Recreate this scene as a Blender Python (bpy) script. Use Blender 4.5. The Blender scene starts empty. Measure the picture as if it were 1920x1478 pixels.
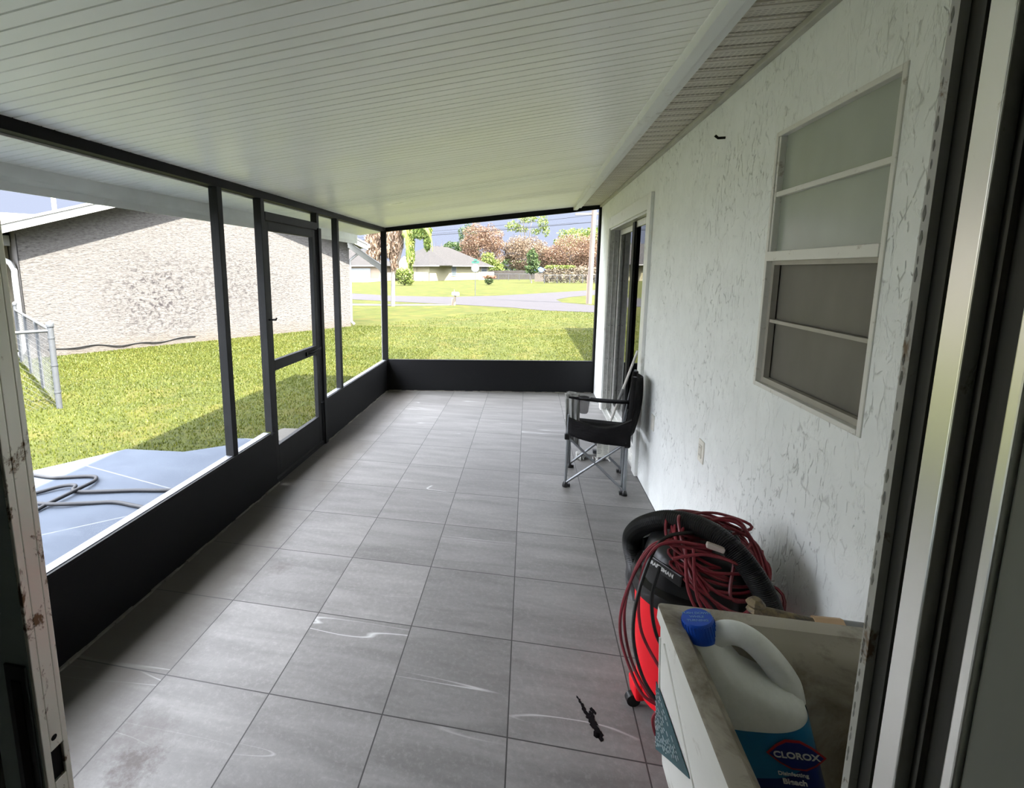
import bpy, bmesh, math, random
import numpy as np
from mathutils import Vector, Matrix

# ------------------------------------------------------------------ camera
SC = bpy.context.scene
COL = SC.collection
PI = math.pi
CAM = Vector((1.4044, -1.4928, 1.6243))
YAW, PITCH, ROLL = -0.1981, -0.1459, -0.0033
FPX = 902.6
fw = Vector((math.sin(YAW)*math.cos(PITCH), math.cos(YAW)*math.cos(PITCH), math.sin(PITCH)))
rt = Vector((math.cos(YAW), -math.sin(YAW), 0)); up = rt.cross(fw)
r2 = rt*math.cos(ROLL) + up*math.sin(ROLL); u2 = -rt*math.sin(ROLL) + up*math.cos(ROLL)
cd = bpy.data.cameras.new('camera'); cam = bpy.data.objects.new('camera', cd); COL.objects.link(cam)
M3 = Matrix((r2, u2, -fw)).transposed()
cam.matrix_world = Matrix.Translation(CAM) @ M3.to_4x4()
cd.sensor_width = 36; cd.lens = FPX/1920*36
cd.shift_x = 151.1/1920; cd.shift_y = -99.1/1920
cd.clip_start = 0.02; cd.clip_end = 1500
SC.camera = cam

# ------------------------------------------------------------------ sky, sun, exposure
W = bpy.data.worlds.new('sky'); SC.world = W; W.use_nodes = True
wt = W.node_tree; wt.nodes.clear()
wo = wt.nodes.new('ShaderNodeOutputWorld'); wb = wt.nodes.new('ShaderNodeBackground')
tc = wt.nodes.new('ShaderNodeTexCoord'); sx = wt.nodes.new('ShaderNodeSeparateXYZ')
cr = wt.nodes.new('ShaderNodeValToRGB')                      # height: low sky held dim, sky overhead brightened to light the porch
cr.color_ramp.elements[0].position = 0.24; cr.color_ramp.elements[0].color = (0, 0, 0, 1)
cr.color_ramp.elements[1].position = 0.70; cr.color_ramp.elements[1].color = (1, 1, 1, 1)
el = cr.color_ramp.elements.new(0.42); el.color = (.6, .6, .6, 1)
dp = wt.nodes.new('ShaderNodeVectorMath'); dp.operation = 'DOT_PRODUCT'; dp.inputs[1].default_value = (-.38, -.60, 0)   # invented brighter sky behind and to the left, added to light the porch
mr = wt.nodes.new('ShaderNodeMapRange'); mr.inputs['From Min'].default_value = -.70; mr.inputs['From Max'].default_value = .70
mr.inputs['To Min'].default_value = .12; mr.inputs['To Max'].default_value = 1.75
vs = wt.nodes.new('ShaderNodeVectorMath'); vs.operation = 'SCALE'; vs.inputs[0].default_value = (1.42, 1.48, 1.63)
mxw = wt.nodes.new('ShaderNodeMix'); mxw.data_type = 'RGBA'; mxw.inputs[6].default_value = (0.049, 0.055, 0.072, 1)
wt.links.new(tc.outputs['Generated'], sx.inputs[0]); wt.links.new(sx.outputs['Z'], cr.inputs[0])
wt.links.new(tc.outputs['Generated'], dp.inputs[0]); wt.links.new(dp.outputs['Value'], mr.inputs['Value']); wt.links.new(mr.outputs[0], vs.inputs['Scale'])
lo = wt.nodes.new('ShaderNodeMapRange'); lo.interpolation_type = 'SMOOTHSTEP'   # the added brightness reaches down to the horizon on that side
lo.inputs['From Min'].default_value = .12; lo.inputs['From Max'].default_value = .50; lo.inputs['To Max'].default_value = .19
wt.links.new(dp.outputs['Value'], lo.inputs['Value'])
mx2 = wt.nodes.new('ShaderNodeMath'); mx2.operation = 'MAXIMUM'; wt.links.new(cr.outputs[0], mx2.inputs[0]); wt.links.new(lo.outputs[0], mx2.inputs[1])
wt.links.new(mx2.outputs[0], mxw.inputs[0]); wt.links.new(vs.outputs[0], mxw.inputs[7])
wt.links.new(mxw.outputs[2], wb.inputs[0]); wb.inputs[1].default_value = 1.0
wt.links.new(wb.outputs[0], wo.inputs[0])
sd = bpy.data.lights.new('sun', 'SUN'); sun = bpy.data.objects.new('sun', sd); COL.objects.link(sun)
sd.energy = 4.6; sd.color = (1.0, 0.95, 0.86); sd.angle = math.radians(0.9)
SUNV = Vector((1.25, -0.72, 2.25)).normalized()
sun.rotation_euler = SUNV.to_track_quat('Z', 'Y').to_euler()
SC.view_settings.view_transform = 'Standard'; SC.view_settings.look = 'None'
SC.view_settings.gamma = 1.0; SC.view_settings.use_curve_mapping = False
SC.view_settings.exposure = 4.05

# ------------------------------------------------------------------ helpers: materials
def lin(c):
    return tuple(((v/255)/12.92 if v/255 <= 0.04045 else ((v/255+0.055)/1.055)**2.4) for v in c)
class NT:
    def __init__(s, name):
        s.m = bpy.data.materials.new(name); s.m.use_nodes = True
        s.t = s.m.node_tree; s.b = s.t.nodes['Principled BSDF']; s.o = s.t.nodes['Material Output']
        s._tc = None
    def n(s, ty, **k):
        x = s.t.nodes.new('ShaderNode'+ty)
        for a, v in k.items(): setattr(x, a, v)
        return x
    def l(s, a, b): s.t.links.new(a, b)
    def obj(s, scale=(1, 1, 1), rot=(0, 0, 0)):
        if not s._tc: s._tc = s.n('TexCoord')
        mp = s.n('Mapping'); s.l(s._tc.outputs['Object'], mp.inputs[0])
        mp.inputs['Scale'].default_value = scale; mp.inputs['Rotation'].default_value = rot
        return mp.outputs[0]
    def noise(s, vec, scale, detail=4, rough=.55, dist=0.0):
        x = s.n('TexNoise'); s.l(vec, x.inputs['Vector']); x.inputs['Scale'].default_value = scale
        x.inputs['Detail'].default_value = detail; x.inputs['Roughness'].default_value = rough
        x.inputs['Distortion'].default_value = dist
        return x.outputs['Fac']
    def ramp(s, fac, stops, interp='LINEAR'):
        x = s.n('ValToRGB'); x.color_ramp.interpolation = interp
        el = x.color_ramp.elements
        for i, (p, c) in enumerate(stops):
            if i < 2: q = el[i]; q.position = p
            else: q = el.new(p)
            if not isinstance(c, tuple): c = (c, c, c)
            q.color = (*c, 1)
        s.l(fac, x.inputs[0]); return x.outputs[0]
    def mix(s, fac, a, b, mode='MIX'):
        x = s.n('Mix', data_type='RGBA', blend_type=mode)
        for v, i in ((fac, 0), (a, 6), (b, 7)):
            if isinstance(v, (int, float)): x.inputs[i].default_value = v
            elif isinstance(v, tuple): x.inputs[i].default_value = (*v, 1)
            else: s.l(v, x.inputs[i])
        return x.outputs[2]
    def math(s, op, a, b=0.0, c=None):
        x = s.n('Math', operation=op)
        for i, v in enumerate((a, b, c)):
            if v is None: continue
            if isinstance(v, (int, float)): x.inputs[i].default_value = v
            else: s.l(v, x.inputs[i])
        return x.outputs[0]
    def sep(s, v):
        x = s.n('SeparateXYZ'); s.l(v, x.inputs[0]); return x.outputs
    def bump(s, h, strength=.5, dist=.01):
        x = s.n('Bump'); x.inputs['Strength'].default_value = strength; x.inputs['Distance'].default_value = dist
        s.l(h, x.inputs['Height']); s.l(x.outputs[0], s.b.inputs['Normal'])
    def set(s, col=None, rough=None, metal=None, spec=None, **k):
        for key, v in (('Base Color', col), ('Roughness', rough), ('Metallic', metal), ('Specular IOR Level', spec)):
            if v is None: continue
            if isinstance(v, tuple): s.b.inputs[key].default_value = (*v, 1)
            elif isinstance(v, (int, float)): s.b.inputs[key].default_value = v
            else: s.l(v, s.b.inputs[key])
        return s
MATS = {}
def plain(name, col, rough=.6, metal=0., spec=.5, var=.12, vs=8., bump=0.0, bs=60., bd=.002, stretch=(1, 1, 1)):
    """solid material with slight procedural wear"""
    if name in MATS: return MATS[name]
    t = NT(name); v = t.obj(stretch)
    f = t.noise(v, vs, 4)
    a = tuple(c*(1-var) for c in col); b = tuple(min(1, c*(1+var)) for c in col)
    t.set(t.ramp(f, [(.3, a), (.7, b)]), rough, metal, spec)
    if bump: t.bump(t.noise(v, bs, 3), bump, bd)
    MATS[name] = t.m; return t.m

# ------------------------------------------------------------------ helpers: meshes
class MB:
    def __init__(s): s.v = []; s.f = []; s.mi = []; s.cur = 0
    def add(s, vs, fs):
        o = len(s.v); s.v += [tuple(p) for p in vs]
        for f in fs: s.f.append([i+o for i in f]); s.mi.append(s.cur)
        return s
    def box(s, x0, x1, y0, y1, z0, z1):
        return s.add([(x0, y0, z0), (x1, y0, z0), (x1, y1, z0), (x0, y1, z0), (x0, y0, z1), (x1, y0, z1), (x1, y1, z1), (x0, y1, z1)],
              [(3, 2, 1, 0), (4, 5, 6, 7), (0, 1, 5, 4), (1, 2, 6, 5), (2, 3, 7, 6), (3, 0, 4, 7)])
    def prism(s, poly, h0, h1, axis='z', d=None):
        """extrude a polygon: axis z -> (x,y), axis x -> (y,z), axis y -> (x,z)"""
        n = len(poly)
        def P(a, b, h):
            return (a, b, h) if axis == 'z' else ((h, a, b) if axis == 'x' else (a, h, b))
        vs = [P(a, b, h0) for a, b in poly] + [P(a, b, h1) for a, b in poly]
        fs = [list(range(n))[::-1], list(range(n, 2*n))] + [(i, (i+1) % n, n+(i+1) % n, n+i) for i in range(n)]
        return s.add(vs, fs)
    def bar(s, p0, p1, w, h, upv=(0, 0, 1)):
        p0 = Vector(p0); p1 = Vector(p1); d = (p1-p0).normalized(); u = Vector(upv)
        if abs(d.dot(u)) > .98: u = Vector((1, 0, 0))
        a = d.cross(u).normalized()*w/2; b = a.cross(d).normalized()*h/2
        vs = [p+q for p in (p0, p1) for q in (-a-b, a-b, a+b, -a+b)]
        return s.add(vs, [(3, 2, 1, 0), (4, 5, 6, 7), (0, 1, 5, 4), (1, 2, 6, 5), (2, 3, 7, 6), (3, 0, 4, 7)])
    def tube(s, pts, r, n=8, closed=False, caps=True, rad=None):
        pts = [Vector(p) for p in pts]; N = len(pts); vs = []; fs = []
        prev = None
        for i, p in enumerate(pts):
            if closed: d = pts[(i+1) % N]-pts[i-1]
            else: d = pts[min(i+1, N-1)]-pts[max(i-1, 0)]
            d.normalize()
            if prev is None:
                a = d.orthogonal().normalized()
            else:
                a = prev-d*prev.dot(d)
                a = a.normalized() if a.length > 1e-6 else d.orthogonal().normalized()
            prev = a; b = d.cross(a)
            rr = rad[i] if rad else r
            for k in range(n):
                t = 2*PI*k/n; vs.append(p+(a*math.cos(t)+b*math.sin(t))*rr)
        M = N if closed else N-1
        for i in range(M):
            for k in range(n):
                j = (i+1) % N
                fs.append((i*n+k, i*n+(k+1) % n, j*n+(k+1) % n, j*n+k))
        if caps and not closed:
            fs.append(list(range(n))[::-1]); fs.append([(N-1)*n+k for k in range(n)])
        return s.add(vs, fs)
    def lathe(s, prof, c=(0, 0, 0), n=32, cap=True, sx=1, sy=1, pw=2.0):
        """profile (r,z); pw>2 squares the section"""
        vs = []; fs = []
        for r, z in prof:
            for k in range(n):
                t = 2*PI*k/n; ct, st = math.cos(t), math.sin(t)
                ex = 2/pw
                x = math.copysign(abs(ct)**ex, ct); y = math.copysign(abs(st)**ex, st)
                vs.append((c[0]+r*x*sx, c[1]+r*y*sy, c[2]+z))
        for i in range(len(prof)-1):
            for k in range(n):
                fs.append((i*n+k, i*n+(k+1) % n, (i+1)*n+(k+1) % n, (i+1)*n+k))
        if cap:
            fs.append(list(range(n))[::-1]); fs.append([(len(prof)-1)*n+k for k in range(n)])
        return s.add(vs, fs)
    def loft(s, rings, cap=True):
        n = len(rings[0]); vs = [p for r in rings for p in r]; fs = []
        for i in range(len(rings)-1):
            for k in range(n):
                fs.append((i*n+k, i*n+(k+1) % n, (i+1)*n+(k+1) % n, (i+1)*n+k))
        if cap:
            fs.append(list(range(n))[::-1]); fs.append([(len(rings)-1)*n+k for k in range(n)])
        return s.add(vs, fs)
    def sheet(s, grid, th=0.0):
        """grid[i][j] points; optional thickness through solidify-like offset handled by modifier"""
        R = len(grid); Cc = len(grid[0]); vs = [p for row in grid for p in row]
        fs = [(i*Cc+j, i*Cc+j+1, (i+1)*Cc+j+1, (i+1)*Cc+j) for i in range(R-1) for j in range(Cc-1)]
        return s.add(vs, fs)
    def xf(s, M, start=0):
        for i in range(start, len(s.v)): s.v[i] = tuple(M @ Vector(s.v[i]))
        return s
    def build(s, name, mat=None, parent=None, smooth=False, bevel=0, solid=0, fix=True, sub=0):
        me = bpy.data.meshes.new(name); me.from_pydata([tuple(p) for p in s.v], [], s.f)
        mats = mat if isinstance(mat, (list, tuple)) else [mat]
        for m in mats:
            if m: me.materials.append(m)
        if len(mats) > 1: me.polygons.foreach_set('material_index', s.mi)
        if fix:
            bm = bmesh.new(); bm.from_mesh(me); bmesh.ops.recalc_face_normals(bm, faces=bm.faces); bm.to_mesh(me); bm.free()
        if smooth:
            me.polygons.foreach_set('use_smooth', [True]*len(me.polygons))
            try: me.set_sharp_from_angle(angle=math.radians(40))
            except Exception: pass
        o = bpy.data.objects.new(name, me); COL.objects.link(o)
        if parent: o.parent = parent
        if solid:
            m = o.modifiers.new('solid', 'SOLIDIFY'); m.thickness = solid; m.offset = 0
        if bevel:
            m = o.modifiers.new('bevel', 'BEVEL'); m.width = bevel; m.segments = 2; m.limit_method = 'ANGLE'; m.angle_limit = math.radians(40)
        if sub:
            m = o.modifiers.new('sub', 'SUBSURF'); m.levels = sub; m.render_levels = sub
        return o
def tag(o, label=None, cat=None, group=None, kind=None):
    if label: o['label'] = label
    if cat: o['category'] = cat
    if group: o['group'] = group
    if kind: o['kind'] = kind
    return o
def struct(o, label=None):
    o['kind'] = 'structure'
    if label: o['label'] = label
    return o
def thing(name, label, cat, loc=(0, 0, 0), rz=0, group=None):
    o = bpy.data.objects.new(name, None); COL.objects.link(o); o.empty_display_size = .1
    o.location = loc; o.rotation_euler = (0, 0, rz)
    return tag(o, label, cat, group)
def copy_tree(o, parent=None):
    c = o.copy(); COL.objects.link(c); c.parent = parent
    for ch in [x for x in o.children]: copy_tree(ch, c)
    return c
def rects(u0, u1, v0, v1, holes):
    """decompose a rectangle with rectangular holes into cells"""
    us = sorted(set([u0, u1]+[h[i] for h in holes for i in (0, 1)])); vs = sorted(set([v0, v1]+[h[i] for h in holes for i in (2, 3)]))
    out = []
    for a, b in zip(us, us[1:]):
        col = []
        for c, d in zip(vs, vs[1:]):
            m = ((a+b)/2, (c+d)/2)
            if any(h[0] < m[0] < h[1] and h[2] < m[1] < h[3] for h in holes): continue
            if col and abs(col[-1][3]-c) < 1e-9: col[-1] = (a, b, col[-1][2], d)
            else: col.append((a, b, c, d))
        out += col
    return out
def spline(pts, n=8, closed=False):
    """Catmull-Rom"""
    P = [Vector(p) for p in pts]; N = len(P); out = []
    R = range(N) if closed else range(N-1)
    for i in R:
        if closed: a, b, c, d = P[i-1], P[i], P[(i+1) % N], P[(i+2) % N]
        else: a, b, c, d = P[max(i-1, 0)], P[i], P[i+1], P[min(i+2, N-1)]
        for k in range(n):
            t = k/n
            out.append(.5*((2*b)+(-a+c)*t+(2*a-5*b+4*c-d)*t*t+(-a+3*b-3*c+d)*t**3))
    if not closed: out.append(P[-1])
    return out
def text(body, size, M, mat, parent, name='lettering', depth=.0006, bold=0.0, shear=0.0, align='CENTER'):
    cu = bpy.data.curves.new(name, 'FONT'); cu.body = body; cu.size = size; cu.extrude = depth; cu.align_x = align
    cu.align_y = 'CENTER'; cu.offset = bold; cu.shear = shear
    t = bpy.data.objects.new('tmp', cu); COL.objects.link(t)
    dg = bpy.context.evaluated_depsgraph_get(); me = bpy.data.meshes.new_from_object(t.evaluated_get(dg))
    bpy.data.objects.remove(t); me.transform(M); me.materials.clear(); me.materials.append(mat)
    o = bpy.data.objects.new(name, me); COL.objects.link(o); o.parent = parent
    return o
def basis(o, x, y):
    x = Vector(x).normalized(); z = x.cross(Vector(y)).normalized(); y = z.cross(x)
    M = Matrix((x, y, z)).transposed().to_4x4(); M.translation = Vector(o); return M

# ------------------------------------------------------------------ materials
T = 0.4572
def m_tile():
    t = NT('porcelain_tile'); v = t.obj((1/T, 1/T, 1)); x, y, z = t.sep(v)[:3]
    fx = t.math('FRACT', t.math('ADD', x, 40)); fy = t.math('FRACT', t.math('ADD', y, 40))
    def edge(f): return t.math('SUBTRACT', .5, t.math('ABSOLUTE', t.math('SUBTRACT', f, .5)))
    d = t.math('MINIMUM', edge(fx), edge(fy))
    grout = t.math('LESS_THAN', d, .0055)
    cx = t.math('FLOOR', t.math('ADD', x, 40)); cy = t.math('FLOOR', t.math('ADD', y, 40))
    cb = t.n('CombineXYZ'); t.l(cx, cb.inputs[0]); t.l(cy, cb.inputs[1])
    wn = t.n('TexWhiteNoise', noise_dimensions='3D'); t.l(cb.outputs[0], wn.inputs['Vector'])
    add = t.n('VectorMath', operation='MULTIPLY_ADD'); t.l(wn.outputs['Color'], add.inputs[0])
    add.inputs[1].default_value = (9, 9, 9); t.l(t.obj(), add.inputs[2])
    mp = t.n('Mapping'); t.l(add.outputs[0], mp.inputs[0]); mp.inputs['Scale'].default_value = (1.1, 6.5, 1)
    cl = t.noise(mp.outputs[0], 1.6, 6, .6, .5)
    fine = t.noise(add.outputs[0], 48, 5, .75)
    mp2 = t.n('Mapping'); t.l(add.outputs[0], mp2.inputs[0]); mp2.inputs['Scale'].default_value = (.28, 3.0, 1)
    vn = t.noise(mp2.outputs[0], 1.25, 2, .4, .6)
    vein = t.ramp(t.math('ABSOLUTE', t.math('SUBTRACT', vn, .60)), [(0, 1.0), (.0035, .0)])
    vein = t.math('MULTIPLY', vein, t.ramp(t.noise(mp2.outputs[0], 2.2, 2), [(.48, 0.0), (.6, 1.0)]))
    base = t.ramp(cl, [(.25, (.114, .109, .103)), (.5, (.157, .151, .143)), (.75, (.200, .193, .183))])
    base = t.mix(t.ramp(fine, [(.50, .0), (.72, .24)]), base, (.34, .33, .315))
    base = t.mix(t.ramp(fine, [(.28, .30), (.44, .0)]), base, (.08, .077, .072))
    base = t.mix(t.math('MULTIPLY', vein, .65), base, (.52, .52, .50))
    tv = t.math('MULTIPLY_ADD', wn.outputs['Value'], .22, .89)
    base = t.mix(1.0, base, t.n('CombineColor').outputs[0], 'MULTIPLY') if False else base
    hs = t.n('HueSaturation'); t.l(base, hs.inputs['Color']); t.l(tv, hs.inputs['Value']); base = hs.outputs[0]
    # brown dirt worn into a couple of spots and along the wall edges
    o = t.obj(); ox, oy, oz = t.sep(o)[:3]
    def spot(px, py, r):
        dd = t.math('SQRT', t.math('ADD', t.math('POWER', t.math('SUBTRACT', ox, px), 2.), t.math('POWER', t.math('SUBTRACT', oy, py), 2.)))
        return t.ramp(t.math('ADD', dd, t.math('MULTIPLY', t.math('SUBTRACT', t.noise(o, 24, 6, .75), .5), r*2.8)), [(r*.1, 1.0), (r*.9, .0)])
    dirt = t.math('MAXIMUM', spot(.155, -.335, .11), t.math('MULTIPLY', spot(.10, -.25, .16), .5))
    dirt = t.math('MAXIMUM', dirt, t.math('MULTIPLY', spot(.10, .75, .09), .5))
    base = t.mix(t.math('MULTIPLY', dirt, .85), base, (.060, .045, .038))
    edgeL = t.ramp(t.math('ADD', ox, t.math('MULTIPLY', t.noise(o, 3.3, 4), .3)), [(-.33, .82), (.22, .0)])
    base = t.mix(edgeL, base, (.072, .063, .051))
    base = t.mix(grout, base, (.040, .038, .036))
    t.set(base, t.ramp(fine, [(.3, .40), (.8, .55)]), spec=.25)
    h = t.math('SUBTRACT', t.math('MULTIPLY', fine, .25), grout)
    t.bump(h, .35, .002)
    return t.m
def m_stucco_house():
    t = NT('knockdown_stucco'); v = t.obj()
    w = t.noise(v, 7, 3, .6)
    vm = t.n('VectorMath', operation='MULTIPLY_ADD')
    nz = t.n('TexNoise'); t.l(v, nz.inputs['Vector']); nz.inputs['Scale'].default_value = 9
    t.l(nz.outputs['Color'], vm.inputs[0]); vm.inputs[1].default_value = (.05, .05, .05); t.l(t.obj((1, 1, .36)), vm.inputs[2])
    vo = t.n('TexVoronoi', feature='DISTANCE_TO_EDGE'); t.l(vm.outputs[0], vo.inputs['Vector']); vo.inputs['Scale'].default_value = 27
    dens = t.ramp(t.noise(v, 2.2, 4, .65), [(.44, .0), (.60, 1.)])
    gate = t.ramp(t.noise(t.obj((1, 1, .6)), 36, 3, .6), [(.50, .0), (.56, 1.)])
    crack = t.math('MULTIPLY', t.math('MULTIPLY', t.ramp(vo.outputs['Distance'], [(0., 1.), (.07, .0)]), gate), t.math('ADD', t.math('MULTIPLY', dens, .9), .12))
    pl = t.ramp(t.noise(t.obj((1, 1, .5)), 11, 4, .65, .5), [(.52, .0), (.58, 1.)])
    h = t.math('ADD', t.math('MULTIPLY', pl, .55), t.math('SUBTRACT', t.math('MULTIPLY', t.noise(v, 60, 3), .18), t.math('MULTIPLY', crack, .9)))
    base = t.ramp(w, [(.3, (.78, .80, .775)), (.7, (.84, .86, .835))])
    base = t.mix(t.math('MULTIPLY', crack, .42), base, (.20, .20, .18))
    t.set(base, .75, spec=.3); t.bump(h, .75, .006)
    return t.m
def m_stucco_neighbour():
    t = NT('rough_white_stucco'); v = t.obj((1, 1, 2.2))
    a = t.noise(v, 5.2, 6, .72, .8); b = t.noise(v, 15, 5, .75, .5)
    h = t.math('ADD', a, t.math('MULTIPLY', b, .8))
    base = t.ramp(b, [(.34, (.029, .027, .025)), (.47, (.068, .064, .060)), (.62, (.089, .085, .079))])
    base = t.mix(t.ramp(a, [(.35, .45), (.5, .0)]), base, (.060, .057, .055))
    o = t.obj(); x, y, z = t.sep(o)[:3]
    def blob(px, pz, rx, rz):
        dx = t.math('DIVIDE', t.math('SUBTRACT', x, px), rx); dz = t.math('DIVIDE', t.math('SUBTRACT', z, pz), rz)
        return t.ramp(t.math('ADD', t.math('MULTIPLY', dx, dx), t.math('MULTIPLY', dz, dz)), [(0, 1.), (1., .0)])
    mask = t.math('MAXIMUM', blob(2.5, 1.15, 1.5, 1.25), t.math('MULTIPLY', blob(4.3, 1.35, 1.9, 1.1), .7))
    st = t.ramp(t.noise(t.obj((1, 1, 1.1)), 9, 6, .8, .6), [(.50, .0), (.57, 1.)])
    base = t.mix(t.math('MULTIPLY', t.math('MULTIPLY', st, mask), .95), base, (.014, .012, .013))
    lump = t.ramp(t.noise(t.obj((1, 1, 2.4)), 12, 5, .75, .6), [(.57, .0), (.62, 1.)])
    base = t.mix(t.math('MULTIPLY', lump, .55), base, (.028, .025, .024))
    foot = t.ramp(t.math('ADD', z, t.math('MULTIPLY', t.noise(o, 3, 5), .5)), [(.2, .75), (.62, .0)])
    base = t.mix(foot, base, (.062, .052, .040))
    t.set(base, .9, spec=.2); t.bump(h, .8, .03)
    return t.m
def m_lawn():
    t = NT('lawn_turf'); v = t.obj()
    a = t.noise(v, .55, 5, .6); b = t.noise(v, 22, 4, .7); c = t.noise(v, 1.7, 4, .65)
    base = t.ramp(b, [(.25, (.0052, .0077, .0010)), (.5, (.0172, .0208, .0026)), (.75, (.032, .036, .0046))])
    base = t.mix(t.ramp(c, [(.46, .0), (.68, .55)]), base, (.046, .037, .008))
    base = t.mix(t.ramp(a, [(.4, .0), (.7, .35)]), base, (.036, .042, .0055))
    t.set(base, .9, spec=.1); t.bump(b, .8, .04)
    return t.m
def m_blade():
    t = NT('grass_blade')
    at = t.n('Attribute', attribute_name='tint'); 
    base = t.ramp(at.outputs['Fac'], [(0., (.020, .029, .0034)), (.45, (.044, .054, .0052)), (.8, (.073, .075, .0088)), (1., (.085, .064, .016))])
    t.set(base, .6, spec=.25)
    tr = t.n('BsdfTranslucent'); t.l(base, tr.inputs[0]); mx = t.n('MixShader'); mx.inputs[0].default_value = .3
    t.l(t.b.outputs[0], mx.inputs[1]); t.l(tr.outputs[0], mx.inputs[2]); t.l(mx.outputs[0], t.o.inputs[0])
    return t.m
def m_leaf(name, c1, c2, c3, sc=1.2):
    t = NT(name); at = t.n('Attribute', attribute_name='tint')
    base = t.ramp(at.outputs['Fac'], [(0., c1), (.5, c2), (1., c3)])
    t.set(base, .6, spec=.25)
    tr = t.n('BsdfTranslucent'); t.l(base, tr.inputs[0]); mx = t.n('MixShader'); mx.inputs[0].default_value = .25
    t.l(t.b.outputs[0], mx.inputs[1]); t.l(tr.outputs[0], mx.inputs[2]); t.l(mx.outputs[0], t.o.inputs[0])
    return t.m
def m_screen():
    t = NT('insect_screen'); t.set((.035, .035, .04), .8, spec=.1)
    tr = t.n('BsdfTransparent'); mx = t.n('MixShader'); mx.inputs[0].default_value = .10
    t.l(tr.outputs[0], mx.inputs[1]); t.l(t.b.outputs[0], mx.inputs[2]); t.l(mx.outputs[0], t.o.inputs[0])
    return t.m
def m_glass(name='clear_glass', tint=(.75, .8, .78), rough=.02, ior=1.5, trans=1.0):
    t = NT(name)
    fr = t.n('Fresnel'); fr.inputs[0].default_value = ior
    tr = t.n('BsdfTransparent'); tr.inputs[0].default_value = (*tint, 1)
    gl = t.n('BsdfGlossy'); gl.inputs['Roughness'].default_value = rough
    mx = t.n('MixShader'); t.l(fr.outputs[0], mx.inputs[0]); t.l(tr.outputs[0], mx.inputs[1]); t.l(gl.outputs[0], mx.inputs[2])
    t.l(mx.outputs[0], t.o.inputs[0]); return t.m
def m_ceiling():
    t = NT('white_roof_pan'); v = t.obj((.35, 1, 1))
    f = t.noise(v, 3, 4); base = t.ramp(f, [(.3, (.88, .875, .79)), (.7, (.93, .925, .85))])
    sp = t.ramp(t.noise(t.obj(), 46, 3, .7), [(.735, .0), (.76, 1.)])
    pt = t.ramp(t.noise(t.obj((.5, 2, 1)), 1.3, 3), [(.50, .0), (.62, 1.)])
    base = t.mix(t.math('MULTIPLY', t.math('MULTIPLY', sp, pt), .6), base, (.15, .16, .13))
    t.set(base, t.ramp(t.noise(v, 1.8, 3), [(.3, .27), (.7, .40)]), spec=.55)
    t.bump(t.noise(t.obj((.6, 1, 1)), 7, 3), .12, .006)
    return t.m
def m_soffit():
    t = NT('perforated_soffit_vinyl'); v = t.obj(); x, y, z = t.sep(v)[:3]
    a = t.math('FRACT', t.math('MULTIPLY', t.math('ADD', y, 10), 1/.102))
    band = t.math('MULTIPLY', t.math('GREATER_THAN', a, .22), t.math('LESS_THAN', a, .92))
    py = t.math('GREATER_THAN', t.math('FRACT', t.math('MULTIPLY', t.math('ADD', y, 10), 1/.0128)), .55)
    px = t.math('GREATER_THAN', t.math('FRACT', t.math('MULTIPLY', x, 1/.021)), .35)
    holes = t.math('MULTIPLY', t.math('MULTIPLY', band, py), px)
    base = t.ramp(t.noise(t.obj((1, 3, 1)), 4, 5), [(.3, (.52, .485, .41)), (.7, (.64, .60, .52))])
    base = t.mix(t.math('MULTIPLY', holes, .42), base, (.10, .085, .065))
    t.set(base, .6); t.bump(t.math('SUBTRACT', 1, holes), .4, .002)
    return t.m
def m_concrete(name, c1, c2, crack=False):
    t = NT(name); v = t.obj()
    a = t.noise(v, 2.5, 6, .65); b = t.noise(v, 60, 3, .7)
    base = t.ramp(a, [(.3, c1), (.7, c2)])
    if crack:
        vo = t.n('TexVoronoi', feature='DISTANCE_TO_EDGE'); t.l(t.obj((.55, .8, 1)), vo.inputs['Vector']); vo.inputs['Scale'].default_value = 1.15
        vm = t.ramp(vo.outputs['Distance'], [(0, 1.), (.006, 0.)]); base = t.mix(t.math('MULTIPLY', vm, .5), base, (.18, .18, .18))
        st = t.ramp(t.noise(t.obj((1.2, 4, 1)), 2.2, 5, .7), [(.56, .0), (.62, .5)]); base = t.mix(st, base, (.042, .051, .064))
    t.set(base, .85, spec=.2); t.bump(t.math('ADD', a, t.math('MULTIPLY', b, .3)), .3, .004)
    return t.m
def m_dirty(name, clean, dirt, lo=.5, hi=.62, sc=9, rough=.45, metal=0, stretch=(1, 1, 1)):
    t = NT(name); v = t.obj(stretch); f = t.ramp(t.noise(v, sc, 6, .7, .4), [(lo, .0), (hi, 1.)])
    t.set(t.mix(f, clean, dirt), rough, metal); t.b.inputs['Specular IOR Level'].default_value = .2 if clean[0] < .02 else .5; t.bump(f, .15, .001); return t.m
def m_shingle(name, c1, c2):
    t = NT(name); v = t.obj()
    br = t.n('TexBrick'); t.l(t.obj(), br.inputs['Vector']); br.inputs['Scale'].default_value = 1.0
    br.inputs['Brick Width'].default_value = .33; br.inputs['Row Height'].default_value = .16; br.inputs['Mortar Size'].default_value = .012
    br.inputs['Color1'].default_value = (*c1, 1); br.inputs['Color2'].default_value = (*c2, 1); br.inputs['Mortar'].default_value = (*tuple(c*.45 for c in c1), 1)
    t.set(t.mix(t.ramp(t.noise(v, 1.2, 4), [(.35, .0), (.7, .35)]), br.outputs['Color'], c2), .9, spec=.1); return t.m

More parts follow.
